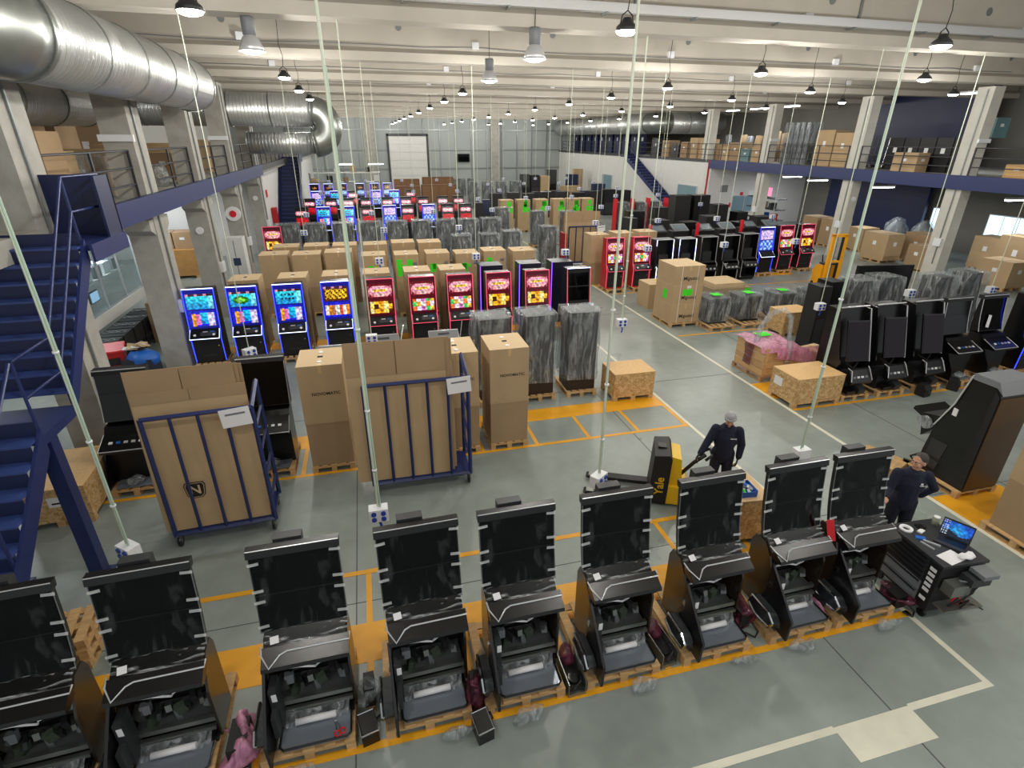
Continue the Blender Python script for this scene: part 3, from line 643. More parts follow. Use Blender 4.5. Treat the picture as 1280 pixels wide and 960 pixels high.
def bag(name, x, y, m, lab, seed, s=(.17, .28, .2), cat='bag'):
    t = thing(name, lab, cat, (x, y, 0)); obj('pouch', crinkle(crinkle(G().ell((0, 0, s[2]*.8), [q*.85 for q in s], 22, 14), .16, 6, seed+9), .05, 5, seed), m, t)
    obj('contents', G().b(-s[0]*.6, s[0]*.6, -s[1]*.6, s[1]*.6, .02, s[2]*1.5), BLACKM, t); obj('cable', G().tube([(-.05, -s[1], .05), (.05, -s[1]-.08, .02), (.14, -s[1]-.02, .03), (.1, -s[1]+.1, .1)], .012, 6), CABLEK, t)
bag('parts_bag', -1.85, 4.2, PINKF, 'clear pinkish film bag on the floor right of the second front machine', 1, (.15, .3, .22))
bag('parts_bag', -.525, 4.5, FILM, 'clear film bag over a black box right of the third front machine', 2, (.1, .2, .2))
bag('parts_bag', .665, 4.15, PURPF, 'wine-red film bag right of the fourth front machine', 3, (.09, .24, .24))
bag('parts_bag', 4.35, 4.4, PURPF, 'wine-red film bag with a white part right of the seventh front machine', 5, (.12, .22, .18))
bag('parts_bag', 6.68, 4.15, PURPF, 'wine-red film bag between the last front machine and the tool cart', 6, (.16, .22, .15))
bag('parts_bag', 5.5, 4.3, PINKF, 'pink film bag between the eighth and ninth front machines', 7, (.04, .2, .18))
for x, y, lab in ((-.525, 3.95, 'black part box beside the third front machine'), (.69, 3.66, 'open black case with chrome rim beside the fourth front machine')):
    t = thing('part_box', lab, 'box', (x, y, 0), R(12)); obj('body', G().px([(0, 0), (0, .18), (.22, .24), (.22, 0)], -.09, .09), BLACK, t)
    obj('rim', G().tube([(-.09, 0, .185), (.09, 0, .185), (.09, .22, .245), (-.09, .22, .245), (-.09, 0, .185)], .012, 6), CHROME, t)
t = thing('scissors', 'red-handled scissors lying on the base tray of the third front machine', 'scissors', (-.84, 4.05, .192), R(20))
for s in (-1, 1):
    obj('blade', G().ob((s*.012, .1, .006), (.014, .14, .004), (0, 0, s*R(8))), CHROME, t)
    obj('handle', G().tube([(s*.03+.028*math.cos(a*.63), -.01+.035*math.sin(a*.63), .008) for a in range(11)], .008, 6), REDB, t)
# OSB work bench with blue tray behind the seventh and eighth machines
t = thing('osb_bench', 'tall OSB box used as a bench behind the seventh front machine', 'bench', (5.42, 5.72, 0), R(-6))
obj('front_panel', G().b(-.3, .3, 0, .02, .1, .84), OSB, t); obj('side_panel', G().b(-.3, -.28, .02, .78, .1, .84), OSB, t); obj('side_panel', G().b(.28, .3, .02, .78, .1, .84), OSB, t)
obj('back_panel', G().b(-.28, .28, .76, .78, .1, .84), OSB, t); obj('worktop', G().b(-.31, .31, -.01, .79, .84, .862), mat('light_board', '#d3b387', .6, var=.06), t)
for x in (-.28, .2): obj('runner', G().b(x, x+.08, 0, .78, 0, .1), WOOD, t)
t = thing('parts_tray', 'blue plastic tray of small parts on the OSB bench', 'tray', (5.4, 5.95, .864), R(-6))
obj('tray', G().b(-.13, .13, -.15, .15, 0, .01).b(-.13, -.12, -.15, .15, .01, .12).b(.12, .13, -.15, .15, .01, .12).b(-.13, .13, -.15, -.14, .01, .1).b(-.13, .13, .14, .15, .01, .12), BLUEP, t)
rn = random.Random(3)
for i in range(9): obj('small_part', G().ob((rn.uniform(-.08, .08), rn.uniform(-.1, .1), .05+.02*(i % 3)), (.06, .09, .04), (rn.random(), rn.random(), rn.random()*3)), [WPAPER, GREEN, GREYP, BLUEP][i % 4], t)
t = tag(obj('metal_sheet', G().ob((0, 0, .3), (.03, .6, .6), (0, R(-12), 0)), STEEL, None, None, (4.72, 5.6, 0)), 'bare metal sheet leaning by the OSB bench', 'sheet')
t = tag(obj('warning_tag', G().ob((0, 0, 0), (.012, .09, .34), (R(-16), 0, R(60))), REDB, None, None, (5.52, 4.42, 1.3)), 'red tag hanging at the edge of the eighth front machine', 'tag')

# ================================================================ TOOL CART WITH LAPTOP
t = thing('tool_cart', 'black drawer tool cart beside the last front machine', 'tool cart', (7.2, 4.2, 0), R(-4))
obj('body', G().b(-.34, .34, -.42, .42, .14, .9), BLACKM, t); top = obj('worktop', G().b(-.36, .36, -.44, .44, .9, .94), CHAR, t)
for i in range(7):
    z = .83-.075*i if i < 5 else (.36 if i == 5 else .19); h = .06 if i < 5 else .15
    dr = obj('drawer', G().b(-.36, -.34, -.24, .4, z-(.0 if i < 5 else 0), z+h), CHAR if i < 5 else GREYP, t); obj('drawer_grip', G().b(-.375, -.36, -.22, .38, z+h-.018, z+h-.004), BLACK, dr)
for i in range(6): obj('white_label', G().b(-.366, -.36, -.38, -.29, .78-.085*i-(.06 if i == 5 else 0), .83-.085*i-(.06 if i == 5 else 0)), WPAPER, t)
obj('tape_roll', G().lathe([(.05, .0), (.085, 0), (.085, .03), (.05, .03), (.05, 0)], (-.22, .3, .94), 18), WPAPER, t)
for i, (x, y, rz, sx, sy) in enumerate(((-.05, .22, 20, .1, .06), (-.18, .1, -30, .12, .07), (-.12, -.02, 40, .02, .2), (-.22, -.05, 15, .015, .18), (.02, .3, 0, .1, .1))):
    obj('loose_tool', G().ob((x, y, .95), (sx, sy, .02), (0, 0, R(rz))), [WPAPER, BLUEP, SILVER, SILVER, BLACK][i], t)
obj('paper_sheet', G().ob((-.1, -.3, .943), (.3, .2, .004), (0, 0, R(12))), WPAPER, t); obj('crumpled_paper', crinkle(G().ell((.1, -.34, .97), (.12, .06, .04), 12, 8), .04, 14, 3), WPAPER, t)
for x in (-.3, .3):
    for y in (-.36, .36): obj('castor', G().cyl((x-.02, y, .06), (x+.02, y, .06), .06, 14).b(x-.03, x+.03, y-.03, y+.03, .1, .14), BLACK, t)
cr = obj('cable_rack', G().b(-.3, .3, -.62, -.44, .3, .33).b(-.28, .0, -.6, -.44, .55, .72), STEEL, t)
obj('adapter', G().b(-.05, .25, -.62, -.45, .7, .82), CHAR, t); obj('printer_box', G().b(.05, .28, -.66, -.45, .84, .9), GREYP, t)
rn = random.Random(9)
for i in range(6):
    a = [(rn.uniform(-.3, .3), -.5-rn.uniform(0, .14), rn.uniform(.2, .9)) for _ in range(4)]; obj('hanging_wire', G().tube(a, .01, 5), [CABLEK, CABLEK, REDB, GREYP, CABLEK, CABLEK][i], t)
t = thing('laptop', 'open laptop with blue desktop picture on the tool cart', 'laptop', (7.34, 4.12, .945), R(-62))
obj('keyboard_base', G().b(-.18, .18, -.13, .12, 0, .02), CHAR, t); obj('keys', G().b(-.16, .16, -.06, .1, .02, .023), BLACK, t)
lid = obj('lid', G().px([(.12, .01), (.19, .25), (.205, .25), (.135, .01)], -.18, .18), BLACK, t)
def desk(u, v):
    d = abs(u-.5)*1.4+abs(v-.45); c = (.05+.25*max(0, .5-d), .3+.5*max(0, .75-d), .75+.25*max(0, .6-d))
    if v < .3+.12*math.sin(u*7): c = (.04, .07, .16)
    if u < .2 and int(u*25) % 2 == 0 and int(v*14) % 2: c = (.7, .75, .8)
    return c
picture('desktop_picture', lambda u, v: (-.165+.33*u, .119+.07*(.06+v*.88)-.003, .01+.24*(.06+v*.88)), desk, 28, 16, lid)
t = thing('drinks_jar', 'small glass jar standing behind the laptop', 'jar', (7.5, 4.5, .94)); obj('body', G().lathe([(0, 0), (.045, 0), (.045, .1), (.035, .12)], n=14), mat('jar_glass', '#9aa08a', .2), t); obj('lid', G().cyl((0, 0, .12), (0, 0, .14), .04, 14), WPAPER, t)

# ================================================================ LIT SLOT MACHINES
def mix(a, b, f): return tuple(x+(y-x)*f for x, y in zip(a, b))
def pic_blue(var):
    def up(u, v):
        c = mix((.1, .55, .85), (.2, .95, 1), v)
        if v > .86: return (.25, .1, .2) if (int(u*9) % 3) else (.9, .6, .7)
        if var == 1 and (u-.42)**2*6+(v-.45)**2*9 < .6: c = (.15, .5, .12) if (u-.42)**2*6+(v-.45)**2*9 > .2 else (.5, .9, .25)
        if var == 2 and .15 < u < .75 and .2 < v < .75 and int(u*14) % 2 and int(v*7) % 2 == 0: c = (.12, .1, .12)
        if var == 3: c = (.95, .75, .15) if (.15 < v < .8 and .05 < u < .95 and (int(u*16)+int(v*8)) % 3) else (.35, .15, .02)
        if u > .8 and var < 3: c = mix(c, (.8, 1, 1), .5)
        return c
    def lo(u, v):
        c = (.1, .12, .85)
        if var == 3: return [(.95, .9, .85), (.9, .55, .1), (.75, .45, .3), (.95, .95, .9), (.85, .3, .15)][int(u*7) % 5] if .15 < v < .8 else c
        if .1 < u < .25 and v < .8: c = (.95, .65, .1)
        elif .25 < u < .42 and .1 < v < .75: c = (.95, .45, .75)
        elif .42 < u < .7 and .15 < v < .85: c = (.1, .55+.3*v, .95)
        elif .7 < u < .95 and v < .85: c = (.7, .8, 1) if (int(u*20)+int(v*10)) % 2 else (.95, .75, .85)
        return c
    return up, lo
def pic_red(var):
    def up(u, v):
        d = abs(u-.5)*1.6+abs(v-.5)*1.2
        if v > .85 or v < .08: return (.45, .02, .1)
        c = mix((1, .96, .9), (.98, .6, .62), min(1, d*1.2))
        if int(v*9) % 3 == 0: c = mix(c, (.98, .55, .8), .6)
        if .22 < u < .78 and .42 < v < .62: c = (1, .82, .3) if int(u*22) % 3 else (.75, .25, .1)
        if d > .95: c = (.45, .04, .14) if int(u*30) % 4 else (.9, .5, .6)
        return c
    def lo(u, v):
        k = (int(u*5), int(v*3)); h = (k[0]*7+k[1]*3+var*5) % 6
        if v > .88 or v < .06 or u < .03 or u > .97: return (.4, .02, .08)
        if var == 1: return [(1, .75, .15), (.95, .6, .1), (1, .85, .4), (.3, .15, .02), (1, .7, .2), (.95, .9, .6)][h]
        return [(1, .45, .2), (.95, .9, .95), (.9, .5, .8), (.3, .8, .4), (1, .75, .3), (.95, .9, .9)][h]
    return up, lo
def pic_pink():          # pale twin-lobed emblem on dark
    def up(u, v):
        a = min((u-.3)**2*9+(v-.5)**2*9, (u-.7)**2*9+(v-.5)**2*9)
        if a < .45: return (1, .85, .85)
        if a < .9 or (.3 < u < .7 and abs(v-.5) < .2): return (.98, .5, .6)
        return (.09, .03, .05)
    def lo(u, v): return (.75, .06, .1) if v > .3 else (.5, .03, .07)
    return up, lo
def pic_dim():
    def up(u, v): return (.9, .6, .35) if ((u-.5)**2*6+(v-.5)**2*10 < .5 and (int(u*12)+int(v*8)) % 2) else (.08, .05, .05)
    def lo(u, v): return (.6, .75, .95) if v > .3 else (.25, .3, .5)
    return up, lo
def pic_violet():
    def up(u, v): return mix((.75, .7, 1), (.95, .8, .95), (math.sin(u*14)+math.sin(v*11))*.25+.5)
    def lo(u, v): return (.3, .35, .95) if (int(u*6)+int(v*4)) % 2 else (.6, .8, 1)
    return up, lo
BEZEL = {'blue': mat('bezel_blue', '#1c22b8', .25), 'red': mat('bezel_red', '#5c1028', .25), 'dark': BLACK, 'violet': mat('bezel_violet', '#2a2a9c', .25)}
def lit_machine(theme, pics, led, on=True, body=None, nu=36, full=True):
    t = thing('slot_machine', '', ''); bz = BEZEL[theme]
    obj('cabinet', G().px([(.16, 0), (.14, .72), (.2, .98), (.27, 1.0), (.4, 2.06), (.78, 2.06), (.78, 0)], -.38, .38), body or BLACK, t)
    obj('bezel', G().px([(.235, .99), (.365, 2.04), (.40, 2.06), (.27, 1.0)], -.385, .385), bz, t)
    def P(u, v, z0, z1):
        z = z0+(z1-z0)*v; return (-.34+.68*u, .233+(z-.99)*.124-.004, z)
    if on:
        up, lo = pics
        picture('upper_screen', lambda u, v: P(u, v, 1.53, 1.94), up, nu, nu*3//5, t); picture('lower_screen', lambda u, v: P(u, v, 1.06, 1.49), lo, nu, nu*3//5, t)
    else:
        obj('upper_screen', grid(G(), lambda u, v: P(u, v, 1.53, 1.94), 1, 1), GLOSS, t); obj('lower_screen', grid(G(), lambda u, v: P(u, v, 1.06, 1.49), 1, 1), GLOSS, t)
    obj('top_bar', G().px([(.345, 1.97), (.35, 2.08), (.45, 2.08), (.45, 1.97)], -.39, .39), bz, t)
    dk = obj('button_deck', G().px([(-.02, .74), (-.02, .79), (.2, .98), (.24, .95), (.2, .72)], -.37, .37), BLACK, t)
    if full:
        obj('bill_slot', G().px([(.02, .835), (.02, .845), (.12, .925), (.12, .915)], -.1, .3), CHAR, dk)
        for x in (-.24, .24): obj('round_button', G().cyl((x, .05, .85), (x, .035, .872), .035, 12), WPAPER, dk)
        for x in (.02, .2): obj('button_row', G().ob((x, .12, .925), (.12, .03, .012), (R(40), 0, 0)), SILVER if x < .1 else BLUEP, dk)
        obj('payout_slot', G().b(-.18, .18, .135, .15, .2, .24), CHAR, t); obj('bottom_door', G().b(-.33, .33, .138, .15, .06, .68), BLACKM, t)
        obj('door_lock', G().cyl((.28, .13, .5), (.28, .14, .5), .02, 10), CHROME, t)
    if led:
        top = G().tube([(-.39, .34, 2.085), (.39, .34, 2.085)], .012, 5); obj('top_light', top, LEDW if theme != 'red' else led, t)
        for s in (-1, 1):
            obj('side_light', G().tube([(s*.392, .35, 2.07), (s*.392, .225, .99), (s*.385, .12, .74), (s*.385, .15, .04)], .011, 5), led, t)
        obj('deck_light', G().tube([(-.37, .2, .975), (-.375, -.025, .765), (.375, -.025, .765), (.37, .2, .975)], .009, 5), led if theme == 'red' else LEDW, t)
    return t
VAR = {'b0': lambda: lit_machine('blue', pic_blue(0), LEDB), 'b1': lambda: lit_machine('blue', pic_blue(1), LEDB), 'b2': lambda: lit_machine('blue', pic_blue(2), LEDB), 'b3': lambda: lit_machine('blue', pic_blue(3), LEDB),
       'r0': lambda: lit_machine('red', pic_red(0), LEDR), 'r1': lambda: lit_machine('red', pic_red(1), LEDR), 'off': lambda: lit_machine('dark', None, LEDR, False),
       'pk': lambda: lit_machine('dark', pic_pink(), None, full=False, nu=16), 'dim': lambda: lit_machine('dark', pic_dim(), LEDP, full=False, nu=16), 'vi': lambda: lit_machine('violet', pic_violet(), LEDB, full=False, nu=16),
       'bf': lambda: lit_machine('blue', pic_blue(2), LEDB, full=False, nu=16), 'rb': lambda: lit_machine('red', pic_red(2), LEDR, body=RED)}
def slot(v, x, y, lab, group, pal=True, z=.144, rz=0, big=False, plab=None):
    if pal: pallet(x, y, plab or 'pallet under the '+lab.replace(' from the left', ''), big, .8, 1.0, rz)
    place('slot_'+v, VAR[v], lab, 'slot machine', (x, y+.04, z), rz, group)
ROW2 = [('b0', -4.7, 'cyan fish-game'), ('b1', -3.6, 'green-emblem'), ('b2', -2.4, 'third blue'), ('b3', -1.1, 'gold-letter'), ('r1', .15, 'gold-reel red'), ('r0', 1.4, 'second red'), ('r0', 2.55, 'third red'), ('r1', 3.76, 'fourth red'), ('r1', 5.02, 'fifth red'), ('off', 6.42, 'dark unlit')]
NM = ['blue-lit slot machine with a plain cyan upper screen, leftmost of the lit row', 'blue-lit slot machine with a green emblem on its upper screen', 'blue-lit slot machine with dark symbols on its upper screen', 'blue-lit slot machine with gold lettering on its upper screen',
      'red-trimmed slot machine with gold reels right of the blue ones', 'red-trimmed slot machine, second of the red ones in the lit row', 'red-trimmed slot machine, third of the red ones in the lit row', 'red-trimmed slot machine, fourth of the red ones in the lit row', 'red-trimmed slot machine before the last dark one in the lit row', 'unlit slot machine with a red outline at the right end of the lit row']
for (v, x, _), lab in zip(ROW2, NM): slot(v, x, 15.75, lab, 'near lit row of slot machines', big=True, plab='pallet of the near lit row, %s from the left' % ORD[[q[1] for q in ROW2].index(x)])
def dark_cab():
    t = thing('machine_cabinet', '', ''); obj('shell', G().b(-.38, .38, 0, .65, .05, 2.15), mat('midnight_laminate', '#12142a', .35), t)
    obj('edge_strip', G().tube([(-.385, -.005, .05), (-.385, -.005, 2.15)], .012, 5), LEDP, t); obj('plinth', G().b(-.36, .36, .03, .62, 0, .05), BLACKM, t)
    obj('rating_plate', G().b(.15, .3, -.003, 0, 1.2, 1.35), SILVER, t); return t
# ---------------------------------------------------------------- cartons behind the lit row
for i, x in enumerate((-3.7, -2.36, -1.1, .1, 1.36, 2.48)):
    pallet(x, 16.95, 'pallet under the %s tall box right behind the lit row' % ORD[i], False)
    carton(x, 17.0, .144, 'tall cardboard box directly behind the lit row, %s from the left' % ORD[i], h=2.05, group='boxes directly behind the lit row')
for i, x in enumerate((3.85, 5.2, 6.35)):
    t = place('darkback', lambda: dark_cab(), 'dark blue-edged cabinet standing behind the red machines, %s from the left' % ORD[i], 'cabinet', (x, 17.5, 0), 0, 'dark cabinets behind the lit row')
for i, (x, y) in enumerate(((-3.34, 20.5), (-2.22, 20.3), (-1.14, 20.5))):
    pallet(x, y-.05, 'pallet under the %s plain box of the third line' % ORD[i], False); carton(x, y, .144, 'plain tall cardboard box in the third line, %s from the left wall' % ORD[i], w=.95, h=2.1, group='plain boxes in the third line')
GS = [[(-.2, 1.55, .16, .2), (.02, 1.62, .1, .1)], [(-.36, 1.35, .17, .6), (.0, 1.55, .2, .38)], [(-.3, 1.45, .2, .3), (-.05, 1.6, .1, .1)], [(-.2, 1.45, .2, .32)], [(-.3, 1.45, .18, .42), (.0, 1.45, .2, .2)], [(-.1, 1.45, .24, .3)]]
for i, (x, y) in enumerate(((.08, 19.6), (1.22, 19.5), (2.33, 19.5), (3.35, 19.25), (4.42, 19.5), (5.47, 19.25))):
    pallet(x, y-.05, 'pallet under the %s green-labelled box of the second line' % ORD[i], False)
    t = carton(x, y, .144, 'tall cardboard box with bright green labels in the second line, %s from the left' % ORD[i], w=.84, h=2.1, split=.4, group='green-labelled boxes of the second line')
    stickers(t, GS[i]); white_tag(t, .2, 1.72)
for i, (x, y) in enumerate(((.2, 21.8), (1.28, 22.0), (2.3, 21.8), (-.95, 21.9), (-2.0, 22.0), (-3.1, 22.0))):
    carton(x, y, 0, 'plain cardboard box hidden behind the green-labelled line, %s one' % ORD[i], w=.9, h=2.24, group='hidden boxes of the third line')
# ---------------------------------------------------------------- machines wrapped in clear film
def wrapped(seed, w=.42, h=1.95, tall=True):
    t = thing('wrapped_machine', '', '')
    obj('cabinet', G().px([(.1, 0), (.1, .7), (.2, .95), (.3, h), (.75, h), (.75, 0)], -w+.06, w-.06), BLACKM, t)
    obj('front_glass', G().px([(.21, 1.05), (.285, h-.08), (.295, h-.08), (.22, 1.05)], -w+.1, w-.1), CHAR, t)
    g = G(); n = 12
    loop = [(-w-.02, .0), (-w*.4, -.03), (w*.4, -.03), (w+.02, .0), (w+.05, .4), (w+.02, .82), (0, .84), (-w-.02, .82), (-w-.05, .4)]
    vs = []; K = len(loop)
    for j in range(n+1):
        f = j/n; z = .04+(h+.02)*f; k = 1-.1*max(0, f-.55)
        for (x, y) in loop:
            q = Vector((x*k, .4+(y-.4)*k+.1*max(0, f-.4), z)); vs.append(q+.045*nvec(q*3+Vector((seed*5.3, 0, seed))))
    vs.append(Vector((0, .48, h+.1)))
    fs = [(j*K+i, j*K+(i+1) % K, (j+1)*K+(i+1) % K, (j+1)*K+i) for j in range(n) for i in range(K)]+[(n*K+i, n*K+(i+1) % K, len(vs)-1) for i in range(K)]
    g.add(vs, fs, 0, False); obj('clear_wrap', g, FILM, t); return t
def wrap(v, x, y, lab, group, z=.144, rz=0, w=.42, h=1.95, pal=True, big=False):
    if pal: pallet(x, y, 'pallet under the '+lab.replace(' from the left', '').replace('film-wrapped ', ''), big, .8, 1.0, rz)
    place('wrap%d_%g_%g' % (v, w, h), lambda: wrapped(v, w, h), lab, 'wrapped machine', (x, y+.05, z), rz, group)
for i, x in enumerate((-3.75, -2.5, -1.2, .12, 1.42, 2.68, 3.9, 5.1, 6.3)):
    wrap(i % 3, x, 28.3, 'film-wrapped grey machine in the long wrapped line, %s from the left' % ORD[i], 'long line of wrapped machines', w=.52, h=2.0)
for i, (x, y) in enumerate(((3.93, 23.5), (5.2, 23.6), (6.4, 24.2))):
    wrap(i % 3, x, y, 'film-wrapped dark machine behind the green-labelled boxes, %s from the left' % ORD[i], 'wrapped machines behind the green-labelled boxes')
for i, (x, y, h) in enumerate(((8.2, 33.5, 1.9), (9.9, 31.5, 1.9), (11.6, 31.0, 1.9))):
    wrap(i % 3, x, y, 'film-wrapped machine in the far aisle, %s from the left' % ORD[i], 'wrapped machines in the far aisle', h=h)
# ---------------------------------------------------------------- far lit rows
for i, (v, x) in enumerate((('pk', -3.75), ('bf', -2.5), ('bf', -1.1), ('pk', .1), ('vi', 1.4), ('pk', 2.5), ('vi', 3.8), ('pk', 5.0), ('pk', 6.15))):
    slot(v, x, 35.1, 'lit machine in the fourth far row behind the wrapped line, %s from the left' % ORD[i], 'lit machines behind the wrapped line')
for i, x in enumerate((-3.7, -2.3, -1.15, .05, 1.5, 2.8, 4.0, 5.4, 6.55)):
    slot('pk', x, 40.3, 'pink-emblem machine in the fifth far row, %s from the left' % ORD[i], 'pink-emblem machines of the fifth row')
for i, x in enumerate((-3.6, -2.2, -.9, .9, 2.3, 3.6)): slot(('vi', 'bf', 'pk')[i % 3], x, 46.0, 'machine with pale screen in the sixth far row, %s from the left' % ORD[i], 'machines of the sixth row')
for i, x in enumerate((-4.3, -3.1, -1.9, -.35, .95, 2.1)):
    slot('dim', x, 53.5, 'dark machine with orange emblem in the last row, %s from the left' % ORD[i], 'dark machines of the last row')
FG = [[(.0, 1.6, .28, .3), (-.1, 1.2, .25, .3), (.2, 1.2, .2, .3)], [(.0, 1.55, .22, .45), (-.1, 1.5, .3, .2)], [(.0, 1.5, .4, .4)], [(.0, 1.45, .3, .4)], [(.0, 1.4, .3, .5), (-.1, 1.1, .3, .3)], []]
for i, x in enumerate((9.4, 10.6, 11.9, 13.2, 14.3, 15.3)):
    pallet(x, 37.4, 'pallet under the %s far box of the green-labelled far line' % ORD[i], False)
    t = carton(x, 37.5, .144, 'far cardboard box in the distant green-labelled line, %s from the left' % ORD[i], w=.9, h=2.0, split=0, group='far green-labelled boxes'); stickers(t, FG[i])
    white_tag(t, .25, 1.5)
t = thing('shelf_rack', 'white-topped steel rack before the back wall at the left', 'rack', (-4.8, 56.5, 0))
for x in (0, 3.2, 6.4):
    for y in (0, .8): obj('upright', G().b(x-.05, x+.05, y-.05, y+.05, 0, 3.0), GSTEEL, t)
for z in (1.2, 2.1, 2.95): obj('shelf', G().b(-.05, 6.45, -.05, .85, z, z+.08), WHITE if z > 2.5 else GSTEEL, t)
rn = random.Random(12)
for i in range(9):
    tag(obj('rack_item', crinkle(G().b(-.25, .25, -.3, .3, 0, .3+.12*(i % 3)), .015, 4, i), [CARD, FILM, BLACKM, WPAPER, CARDD][i % 5], None, None, (-4.45+.72*i, 56.9, 3.06 if i % 2 else 2.2)), 'packed item on the white-topped far rack, %s from the left' % ORD[i], 'box', 'packed items on the far rack')
for i, (x, y, w_, h) in enumerate(((4.3, 58, 2.4, 1.6), (7.4, 58, 3.5, 1.7), (7.6, 60, 3.2, 2.3), (4.4, 60.5, 2.6, 2.1))):
    t = thing('brown_shelving', 'low brown cabinet row before the back wall door, %s one' % ORD[i], 'cabinet', (x, y, 0)); obj('body', G().b(-w_/2, w_/2, 0, .8, 0, h), mat('brown_board', '#6d4c30', .7, var=.1), t)
    for q in range(4): obj('door', G().b(-w_/2+.05+(w_-.1)*q/4, -w_/2+(w_-.1)*(q+1)/4, -.02, 0, .1, h-.1), mat('brown_board2', '#7d5a3a', .7, var=.1), t)
for i in range(4): wrap(i % 3, 9.9+1.35*i, 52.0, 'film-wrapped grey machine far back, %s from the left' % ORD[i], 'wrapped machines far back', pal=False, z=0, w=.5, h=2.3)
for i in range(5): wrap(i % 3, 7.6+1.1*i, 64+.1*i, 'film-covered stool pile by the back wall, %s one' % ORD[i], 'covered stools by the back wall', pal=False, z=0, h=1.8)
rn = random.Random(21)
def pile(tag_, spots, lab, group):
    for i, (x, y, w_, d_, h, c) in enumerate(spots):
        m = {'c': CARD, 'k': BLACKM, 'g': CHAR, 'n': NAVYD, 'w': WPAPER, 'r': REDB, 'd': CARDD, 'b': BLACK}[c]
        t = thing(tag_, lab % ORD[i % 14], 'box' if c in 'cdw' else 'cabinet', (x, y, 0), R(rn.uniform(-4, 4)), group)
        obj('body', G().px([(0, 0), (0, h*.55), (.06*d_ if c in 'kgnrb' else 0, h), (d_, h), (d_, 0)], -w_/2, w_/2), m, t)
        if c in 'cd': obj('tape', G().b(-.03, .03, -.002, d_, h, h+.002), CARDT, t); obj('flap', G().b(-w_/2, w_/2, -.003, 0, h*.86, h*.87), CARDD, t)
        else: obj('front_panel', G().b(-w_/2+.06, w_/2-.06, -.012, 0, .1, h*.5), CHAR if c != 'g' else BLACK, t)
pile('stored_item', [(16.5, 58, .9, .8, 2.6, 'g'), (17.6, 58, .9, .8, 2.5, 'k'), (18.7, 58, 1, .8, 2.4, 'c'), (20.2, 60, .9, .8, 2.9, 'g'), (21, 56, 2, 1, 1.5, 'c'), (19, 54, 1.8, 1, 1.1, 'n'), (22.6, 60, 1.2, .8, 2.4, 'n'), (23.6, 61, 1, .8, 2.9, 'c'), (17, 50, 1.3, .8, 1.6, 'k'), (20.6, 50, 1.4, .9, 1.5, 'n'), (22.8, 53, 1.2, .9, 1.9, 'n'), (15, 48, 1.1, .8, 1.7, 'k')],
     'stored item in the far right corner heap, %s from the left', 'far right corner heap')
pile('black_cabinet', [(10.3, 44.5, .9, .8, 1.95, 'k'), (11.7, 44.5, .9, .8, 2.0, 'b'), (13.1, 44.6, .9, .8, 1.9, 'k'), (14.5, 44.5, .9, .8, 2.0, 'b'), (16, 44.5, 1, .8, 2.0, 'k'), (17.4, 44.5, 1, .8, 1.9, 'b'), (18.8, 44.4, 1, .8, 2.0, 'k'), (20.2, 44.6, 1, .8, 2.1, 'b'), (21.6, 44.5, 1, .8, 2.0, 'k')],
     'black cabinet in the dark line behind the far boxes, %s from the left', 'dark line behind the far boxes')
pile('black_cabinet', [(7.7, 38.5, .5, .7, 1.9, 'k'), (8.4, 39.5, .5, .7, 2.0, 'n')], 'dark cabinet left of the far boxes, %s one', 'cabinets left of the far boxes')

# ================================================================ BOXES AND MACHINES OF THE MIDDLE ROW
for i, (x, lab, y) in enumerate(((-1.12, 'tall two-part box with printed maker name behind the left cage cart', 9.55), (1.42, 'tall two-part box half hidden behind the right cage cart', 9.55), (2.45, 'tall two-part box with printed maker name standing alone on the bay line', 9.55))):
    pallet(x, y, 'pallet under the '+lab); carton(x, y+.03, .144, lab, w=.8, d=.9, h=2.1, split=.44, logo='NOVOMATIC')
def back_cab(seed):
    t = thing('wrapped_cabinet', '', ''); obj('cabinet', G().b(-.36, .36, .05, .72, 0, 2.04), CHAR, t); obj('bare_base', G().b(-.365, .365, .045, .725, 0, .36), mat('dark_brown_board', '#2a1d14', .5), t)
    obj('vent_panel', G().b(-.3, .3, .04, .05, .4, 1.98), mat('vent_grey', '#3b3e42', .55, var=.15, scale=60), t)
    g = G(); loop = [(-.4, .0), (.4, .0), (.44, .35), (.4, .78), (0, .8), (-.46, .8), (-.5, .35)]; K = 7; vs = []
    for j in range(13):
        for (x, y) in loop:
            q = Vector((x, y, .3+1.78*j/12)); vs.append(q+.05*nvec(q*3.2+Vector((seed*4, 0, 0))))
    vs.append(Vector((0, .4, 2.12))); g.add(vs, [(j*K+i, j*K+(i+1) % K, (j+1)*K+(i+1) % K, (j+1)*K+i) for j in range(12) for i in range(K)]+[(12*K+i, 12*K+(i+1) % K, len(vs)-1) for i in range(K)])
    obj('clear_wrap', g, FILM, t); obj('film_tail', crinkle(grid(G(), lambda u, v: (-.42-.12*u*(1-v), .1+.4*u, .4+1.6*v), 4, 10), .06, 4, seed), FILM, t); return t
for i, (x, lab) in enumerate(((2.62, 'film-wrapped grey cabinet back, half hidden behind the lone tall box'), (3.75, 'film-wrapped grey cabinet back on a pallet, middle of three'), (4.86, 'film-wrapped grey cabinet back on a pallet nearest the OSB crate'))):
    pallet(x, 11.55, 'pallet under the '+lab); place('backcab%d' % (i % 2), lambda: back_cab(i), lab, 'wrapped cabinet', (x, 11.62, .144), R((0, 0, -2)[i]))
